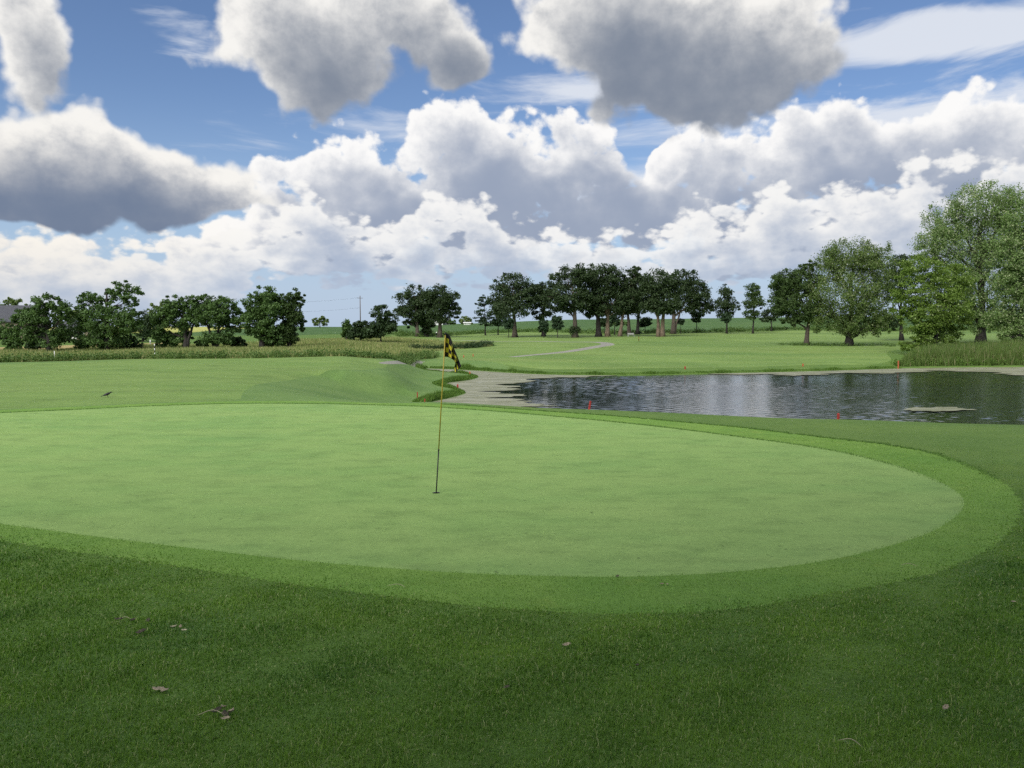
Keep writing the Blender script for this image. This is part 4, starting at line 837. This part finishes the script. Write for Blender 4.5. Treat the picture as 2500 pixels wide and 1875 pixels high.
# reed bed on the right bank
REED = np.array([(t*d, d) for t, d in [(.485, 79.5), (.55, 81), (.64, 82), (.8, 85), (.8, 112), (.64, 108), (.56, 104), (.50, 92)]])
xy = fill(REED, 42000, rng); P = on_ground(xy); n = len(P); e = dist_to(REED, P[:, 0], P[:, 1])
V, Fc = blades(P, rng.uniform(.8, 2.0, n)*np.clip(e/2.5+.45, .45, 1), rng.uniform(.03, .07, n), rng, .22)
tag(mesh_obj('reed_bed', V, Fc, M['reed']), 'tall green reeds and grass on the right bank below the trees', 'reeds', kind='stuff')
weeds('reed_edge_weeds', 'fresh green weeds at the waterline of the reed bed', along(REED[:5], False, 260, rng, (.1, 1.6), lambda c: (c[:, 1] < 90).astype(float)), .45, .5, 40, .16, 'bank_grass', rng)

# ================================================================ things on the course
# --- flagstick in its hole
fx, fy, fz = HOLE
root = tag(empty('flagstick', (fx, fy, fz)), 'yellow and black flagstick with checkered flag standing in the hole', 'flagstick')
tp = w_at(1087.5, 811.5, fy-.02)-HOLE; cut = w_at(1072, 1097, fy-.01)-HOLE
def lerp(a, b, k): return a+(np.asarray(b)-a)*k
z3 = np.array((0.0, 0, 0)); low = tp*(-.10/tp[2])
MB().tube([low, z3, lerp(z3, tp, .27)], .0085, 12).build('lower_pole', M['black'], root, True)
MB().tube([lerp(z3, tp, .27), lerp(z3, tp, .6), lerp(z3, tp, .985)], .0078, 12).build('upper_pole', M['yellow'], root, True)
MB().tube([lerp(z3, tp, .985), lerp(z3, tp, .992), tp], [.011, .012, .007], 12).build('top_cap', M['black'], root, True)
MB().tube([lerp(z3, tp, .27)-(0, 0, .012), lerp(z3, tp, .27)+(0, 0, .012)], .0105, 12).build('joint_sleeve', M['black'], root, True)
def zpx(zx, zy): return 1040+zx/12.76, 790+zy/12.76
TE = [(610, 290), (720, 345), (800, 520), (852, 715), (930, 900), (1010, 1100), (1100, 1325)]
BE = [(560, 1030), (700, 1048), (790, 1092), (880, 1160), (912, 1230), (885, 1370), (900, 1550)]
FOLD = [0, .05, -.04, .055, -.05, .06, 0]
nu, nv = 36, 25; te = spline(TE, 6, False); be = spline(BE, 6, False); fo = spline([(k, v) for k, v in enumerate(FOLD)], 6, False)[:, 1]
V = []
for j in range(nv+1):
    v = j/nv
    for i in range(nu+1):
        a, b = te[i], be[i]; q = lerp(a, b, v); px, py = zpx(*q)
        V.append(w_at(px, py, fy-.015+fo[i]*(.6+.8*v)+.02*math.sin(i*.5+v*3)*(i/nu))-HOLE)
faces, mi = [], []
for j in range(nv):
    for i in range(nu):
        a = j*(nu+1)+i; faces.append((a, a+1, a+nu+2, a+nu+1))
        cx, cy = int(i/nu*6), int(j/nv*5); bord = i < 2 or i >= nu-1 or j < 2 or j >= nv-1
        mi.append(1 if ((cx+cy) % 2 == 1 and cy > 0 and not bord) else 0)
fl = mesh_obj('flag', np.array(V), faces, [M['flag_black'], M['flag_yellow']], root, True, mi)
sm = fl.modifiers.new('thickness', 'SOLIDIFY'); sm.thickness = .0016
cup = tag(empty('golf_hole', (fx, fy, fz)), 'dark golf hole at the foot of the flagstick', 'golf hole')
th = np.arange(24)*2*math.pi/24; ring = np.c_[np.cos(th), np.sin(th)]*CUP_R; gz = height(fx+ring[:, 0], fy+ring[:, 1])-fz
v = np.concatenate([np.c_[ring, gz-.001], np.c_[ring, np.full(24, -.10)], [(0, 0, -.10)]])
mesh_obj('cup_wall', v[:48], [(i, i+24, (i+1) % 24+24, (i+1) % 24) for i in range(24)], M['cup'], cup, True)
mesh_obj('cup_floor', v[24:], [(i, (i+1) % 24, 24) for i in range(24)], M['cup'], cup)
# --- hazard stakes
def stake(label, px, top, d, hgt=None, wid=.05, tilt=(0, 0), m='red', group='hazard stakes round the pond'):
    p = at_depth(px, d); zt = w_at(px, top, d)[2]; hgt = max(zt-p[2], .25) if hgt is None else hgt
    r = tag(empty('hazard_stake', p), label, 'stake', group)
    b = MB().box((tilt[0]*hgt/2, 0, hgt/2-.05), (wid, wid, hgt+.1), .3, tilt); b.build('post', M[m], r)
    c = MB(); z = hgt; v = np.array([(-wid/2, -wid/2, z), (wid/2, -wid/2, z), (wid/2, wid/2, z), (-wid/2, wid/2, z), (0, 0, z+wid*.4)])
    v[:, 0] += tilt[0]*hgt; cs, sn = math.cos(.3), math.sin(.3)
    off = v[:, :2]-np.array((tilt[0]*hgt, 0)); v[:, 0] = off[:, 0]*cs-off[:, 1]*sn+tilt[0]*hgt; v[:, 1] = off[:, 0]*sn+off[:, 1]*cs
    c.add(v, [(0, 1, 4), (1, 2, 4), (2, 3, 4), (3, 0, 4)]).build('pointed_top', M[m], r); return r
stake('tilted red stake at the near pond edge behind the green', 1433, 980, 25.5, tilt=(.18, 0))
stake('short red stake at the near pond edge far to the right', 2051, 1010, 22.5)
stake('red stake at the water on the lower left point of the shore', 1036, 974, 41.5)
stake('red stake on the grass left of the lower shore point', 1018, 958, 44)
stake('red stake on the small grassy point beside the algae', 1117, 939, 51.5, wid=.09)
stake('faint red stake in the grass of the upper shore point', 1147, 911, 66, m='orange', wid=.09)
stake('orange stake by the path end left of the flag', 1038, 872, 86, m='orange', wid=.11)
stake('orange stake right beside the weedy creek bush', 1132, 870, 88, m='orange', wid=.10)
stake('thin orange stake alone on the grass right of the flag', 1155, 870, 90, m='orange', wid=.10)
stake('red stake on the far shore in the middle of the pond', 1673, 896, 73, wid=.10)
stake('small orange stake low on the far shore under the maple', 1961, 893, 77.5, m='orange', wid=.10)
stake('orange stake at the left end of the reed bed', 2194, 881, 78.5, m='orange', wid=.09)
# --- distance markers and posts
def striped(label, px, top, d, cols, wid, name='distance_marker'):
    p = at_depth(px, d); hgt = max(w_at(px, top, d)[2]-p[2], .6); r = tag(empty(name, p), label, 'marker post')
    n = len(cols)
    for i, c in enumerate(cols):
        z0, z1 = hgt*i/n-(.1 if i == 0 else 0), hgt*(i+1)/n
        MB().tube([(0, 0, z0), (0, 0, (z0+z1)/2), (0, 0, z1)], wid/2, 10).build('band', M[c], r, True)
    MB().tube([(0, 0, hgt), (0, 0, hgt+wid*.3)], [wid/2, wid*.2], 10).build('cap', M[cols[-1]], r, True); return r
striped('black and yellow banded distance post on the far fairway', 1559, 821, 145, ['black', 'yellow', 'black', 'yellow', 'black', 'yellow', 'black'], .16)
striped('black and white banded pole in the meadow edge at left', 378, 840, 66, ['white', 'black', 'white', 'black', 'white', 'black', 'white'], .075)
striped('thin white stick in the meadow edge far left', 133, 857, 61, ['white'], .05, 'marker_stick')
striped('short white post behind the banded pole', 368, 830, 118, ['metal', 'white'], .16, 'marker_stick')
p = at_depth(1066, 186); r = tag(empty('ball_washer', p), 'small black ball washer with white top by the three oaks', 'ball washer')
MB().tube([(0, 0, -.1), (0, 0, .5), (0, 0, .75)], .06, 8).build('post', M['black'], r); MB().tube([(0, 0, .7), (0, 0, .95), (0, 0, 1.12)], [.13, .17, .15], 10).build('housing', M['black'], r, True)
MB().tube([(0, 0, 1.12), (0, 0, 1.18), (0, 0, 1.4)], [.16, .12, .05], 10).build('handle', M['white'], r, True)
p = at_depth(1540, 184); r = tag(empty('park_bench', p, .15), 'pale bench between the oak trunks of the grove', 'bench')
for z, y in ((.45, -.14), (.45, 0), (.45, .14)): MB().box((0, y, z), (1.4, .12, .05)).build('seat_slat', M['bench'], r)
for z in (.62, .78): MB().box((0, .22, z), (1.4, .04, .12)).build('back_slat', M['bench'], r)
for x in (-.7, .7):
    MB().box((x, 0, .20), (.07, .36, .44)).build('leg', M['metal'], r); MB().box((x, .255, .55), (.06, .025, .7)).build('back_post', M['metal'], r)
# --- utility pole and its wires
d = 300.0; p = at_depth(881, d); ph = w_at(881, 722, d)[2]-p[2]
r = tag(empty('utility_pole', p), 'tall wooden utility pole above the meadow shrubs', 'utility pole')
MB().tube([(0, 0, -.5), (0, 0, ph*.5), (0, 0, ph)], [.20, .17, .13], 10).build('pole', M['pole'], r, True)
MB().box((0, -.12, ph-.9), (2.2, .1, .12), .5).build('crossarm', M['pole'], r)
for x in (-1.0, -.4, .5, 1.0): MB().tube([(x*math.cos(.5), x*math.sin(.5)-.12, ph-.84), (x*math.cos(.5), x*math.sin(.5)-.12, ph-.66)], [.05, .035], 8).build('insulator', M['metal'], r)
q = at_depth(560, 310); qh = w_at(560, 730, 310)[2]-q[2]
r2 = tag(empty('utility_pole', q), 'utility pole hidden among the hedgerow tree tops', 'utility pole'); MB().tube([(0, 0, -.5), (0, 0, qh*.5), (0, 0, qh)], [.20, .17, .13], 10).build('pole', M['pole'], r2, True)
for i, (za, lb) in enumerate(((ph*.64, 'lower sagging power line left of the utility pole'), (ph-.7, 'upper sagging power line left of the utility pole'))):
    a = p+np.array((0, -.25, za)); b = q+np.array((0, -.25, za*qh/ph)); k = np.linspace(0, 1, 14)[:, None]; W = a+(b-a)*k; W[:, 2] -= 1.2*(4*k*(1-k))[:, 0]
    tag(MB().tube(W, .022, 5).build('power_line', M['black']), lb, 'power line')
# --- buildings far off
def house(name, label, px, d, w, dp, eave, ridge, rz, wall, roof, wins=((-.25,), (.25,)), cat='house', door=True):
    p = at_depth(px, d); r = tag(empty(name, p, rz), label, cat)
    x, y = w/2, dp/2
    MB().add([(-x, -y, -.5), (x, -y, -.5), (x, y, -.5), (-x, y, -.5), (-x, -y, eave), (x, -y, eave), (x, y, eave), (-x, y, eave), (-x, 0, ridge), (x, 0, ridge)],
             [(0, 1, 5, 4), (1, 2, 6, 9, 5), (2, 3, 7, 6), (3, 0, 4, 8, 7)]).build('wall', M[wall], r)
    o = .45; t = .18; sl = (ridge-eave)/y
    for s in (-1, 1):
        e = (s*(y+o), eave-o*sl); v = []
        for dz in (.03, .03+t): v += [(-x-o, e[0], e[1]+dz), (x+o, e[0], e[1]+dz), (x+o, 0, ridge+dz), (-x-o, 0, ridge+dz)]
        MB().add(v, [(0, 1, 2, 3), (4, 7, 6, 5), (0, 4, 5, 1), (1, 5, 6, 2), (3, 2, 6, 7), (0, 3, 7, 4)]).build('roof_slope', M[roof], r)
    for (u,) in wins:
        q = min(1.3, eave*.45); wo = MB().box((u*w, -y-.02, eave*.55), (q, .1, q)).build('window', M['white'], r); MB().box((u*w, -y-.075, eave*.55), (q*.85, .03, q*.85)).build('pane', M['glass'], wo)
    if door: MB().box((0.02*w, -y-.03, .95), (1.0, .08, 2.0)).build('door', M['white'], r)
    return r
house('farm_house', 'grey roofed house behind the trees at the left edge', 5, 165, 15, 9, 3.4, 6.4, .25, 'wall', 'roof', ((-.3,), (-.12,), (.3,)))
house('garden_shed', 'small grey roofed shed glimpsed between the left trees', 203, 150, 6, 4.5, 2.0, 3.2, -.2, 'wall', 'roof', ((.3,),), 'shed')
house('white_barn', 'white barn on the horizon behind the three oaks', 1062, 430, 8, 6, 3.2, 5.2, .2, 'white', 'metal', ((.3,),), 'barn')
house('grey_shed', 'grey shed on the horizon beside the white barn', 1088, 436, 4, 4, 2.2, 3.4, .1, 'metal', 'roof', ((.25,),), 'shed', False)
house('white_trailer', 'long low white trailer under the round sunlit horizon tree', 1141, 418, 3.4, 1.6, 1.0, 1.2, .05, 'white', 'white', ((-.3,), (.3,)), 'trailer', False)
# --- a bird foraging on the left fairway
p = hits([(262, 970)])[0]
sp_ = [(-.20, .060, .006, .012), (-.13, .075, .014, .012), (-.07, .095, .034, .032), (0, .110, .050, .048), (.06, .122, .046, .044), (.10, .140, .028, .028), (.135, .158, .026, .026), (.16, .160, .014, .014), (.195, .152, .003, .003)]
b = MB(); V = []
for (x, z, ry, rz_) in sp_: V += [(x, ry*math.cos(a), z+rz_*math.sin(a)) for a in np.arange(10)*2*math.pi/10]
fc = [(i*10+j, i*10+(j+1) % 10, (i+1)*10+(j+1) % 10, (i+1)*10+j) for i in range(8) for j in range(10)]+[tuple(range(10))[::-1], tuple(80+j for j in range(10))]
b.add(V, fc)
for s in (-1, 1): b.tube([(.01, s*.02, .075), (.02, s*.022, .035), (.01, s*.024, .004)], [.007, .004, .004], 5); b.tube([(.01, s*.024, .004), (.045, s*.03, .004)], .003, 4)
o = b.build('blackbird', M['bird'], None, True); o.location = p; o.rotation_euler = (0, -.12, .35); o.scale = (.95,)*3
tag(o, 'black bird foraging on the fairway left behind the green', 'bird')
# --- dead leaves and straws lying on the grass
def dead_leaf(label, px, py, size, m, rz, curl=.5, name='dead_leaf', lift=.028, cat='leaf', group=None):
    p = hits([(px, py)])[0]; n = 9; V = []
    for i in range(n):
        u = i/(n-1); wd = (.08+.42*math.sin(math.pi*u)**.7*(1+.28*math.sin(u*19+rz)))*(1 if 0 < i < n-1 else .2)
        for s in (-1, -.5, 0, .5, 1):
            V.append(((u-.5)*size, s*wd*size*.5, size*(curl*.35*(s*s)*wd+curl*.30*(2*u-1)**2+.04*math.sin(7*u+3*s+rz))))
    fc = [(i*5+j, i*5+j+1, i*5+j+6, i*5+j+5) for i in range(n-1) for j in range(4)]
    o = mesh_obj(name, np.array(V), fc, M[m], None, True); sm = o.modifiers.new('thickness', 'SOLIDIFY'); sm.thickness = .0012
    o.location = p+np.array((0, 0, lift)); o.rotation_euler = (.25*math.sin(rz*3), .2*math.cos(rz*5), rz); return tag(o, label, cat, group)
def straw(label, px, py, ln, rz, m='straw', bend=.2):
    p = hits([(px, py)])[0]; k = np.linspace(-.5, .5, 7); P = np.c_[k*ln, bend*ln*(.25-k*k)*4, .03+.006*np.cos(k*6)]
    o = MB().tube(P, [.001, .002, .0024, .0024, .0022, .002, .001], 5).build('straw', M[m], None, True); o.location = p; o.rotation_euler = (0, 0, rz); return tag(o, label, 'straw')
dl = dead_leaf
dl('pinkish dead leaf lowest in the leaf pile at lower left', 551, 1768, .044, 'dead', .3)
dl('crumpled tan leaf on the right of the lower left pile', 565, 1752, .052, 'dead', 1.4, .9)
dl('pale curled leaf on top of the lower left pile', 547, 1744, .040, 'dead', 2.6, .8, lift=.036)
dl('dark rotting leaf on the left of the lower left pile', 530, 1748, .056, 'dead_dark', .8, .5)
dl('dark rotting leaf in the middle of the lower left pile', 550, 1756, .064, 'dead_dark', 2.1, .6, lift=.020)
straw('thin straw sticking out left of the lower left leaf pile', 515, 1757, .13, .05)
dl('curled pale leaf stalk pair in the left rough', 423, 1542, .056, 'straw', 1.1, .9)
dl('small pale leaf right of the curled one in the left rough', 441, 1540, .040, 'dead', 2.0, .6)
dl('greyish leaf below the curled one in the left rough', 450, 1548, .040, 'straw', .2, .3)
dl('dark leaf at the left end of the row of leaves', 290, 1521, .056, 'dead_dark', .2, .4)
straw('pale straw in the row of leaves at far left', 304, 1520, .09, .1)
dl('grey leaf in the middle of the row at far left', 324, 1524, .048, 'dead_dark', .9, .8)
dl('grey scrap of leaf at the right of the far left row', 362, 1525, .056, 'dead_dark', 1.9, .6)
dl('grey dead leaf lying below the far left row', 345, 1553, .068, 'dead_dark', .6, .6)
dl('flat brown leaf scrap in the lower left rough', 388, 1690, .072, 'dead', .1, .2, lift=.018)
dl('second flat brown leaf scrap beside it lower left', 402, 1693, .048, 'dead', 1.0, .2, lift=.018)
dl('pale leaf alone in the centre of the rough', 1383, 1585, .060, 'dead', .35, .5)
dl('small dark leaf right of the pale centre leaf', 1556, 1636, .040, 'dead_dark', 1.2, .6)
dl('greyish leaf in the lower centre rough', 1236, 1690, .040, 'dead_dark', .4, .4)
dl('brown leaf in the lower right rough', 2308, 1741, .048, 'dead', .6, .5)
dl('small pale leaf at left on the front fringe', 1615, 1429, .040, 'dead', .2, .5, lift=.012)
dl('small pale leaf at right on the front fringe', 1629, 1430, .036, 'dead', 1.0, .5, lift=.012)
dl('tiny dark leaf at the front edge of the green', 1507, 1409, .040, 'dead_dark', .5, .6, lift=.008)
dl('pale leaf by the right edge in the rough', 2473, 1478, .048, 'dead', .2, .4)
straw('curved straw on the rough edge left of centre', 968, 1439, .16, -.25)
straw('pale straw on the fringe at right', 2220, 1387, .14, -.3)
straw('short straw in the rough at lower right', 2075, 1828, .10, -.6)
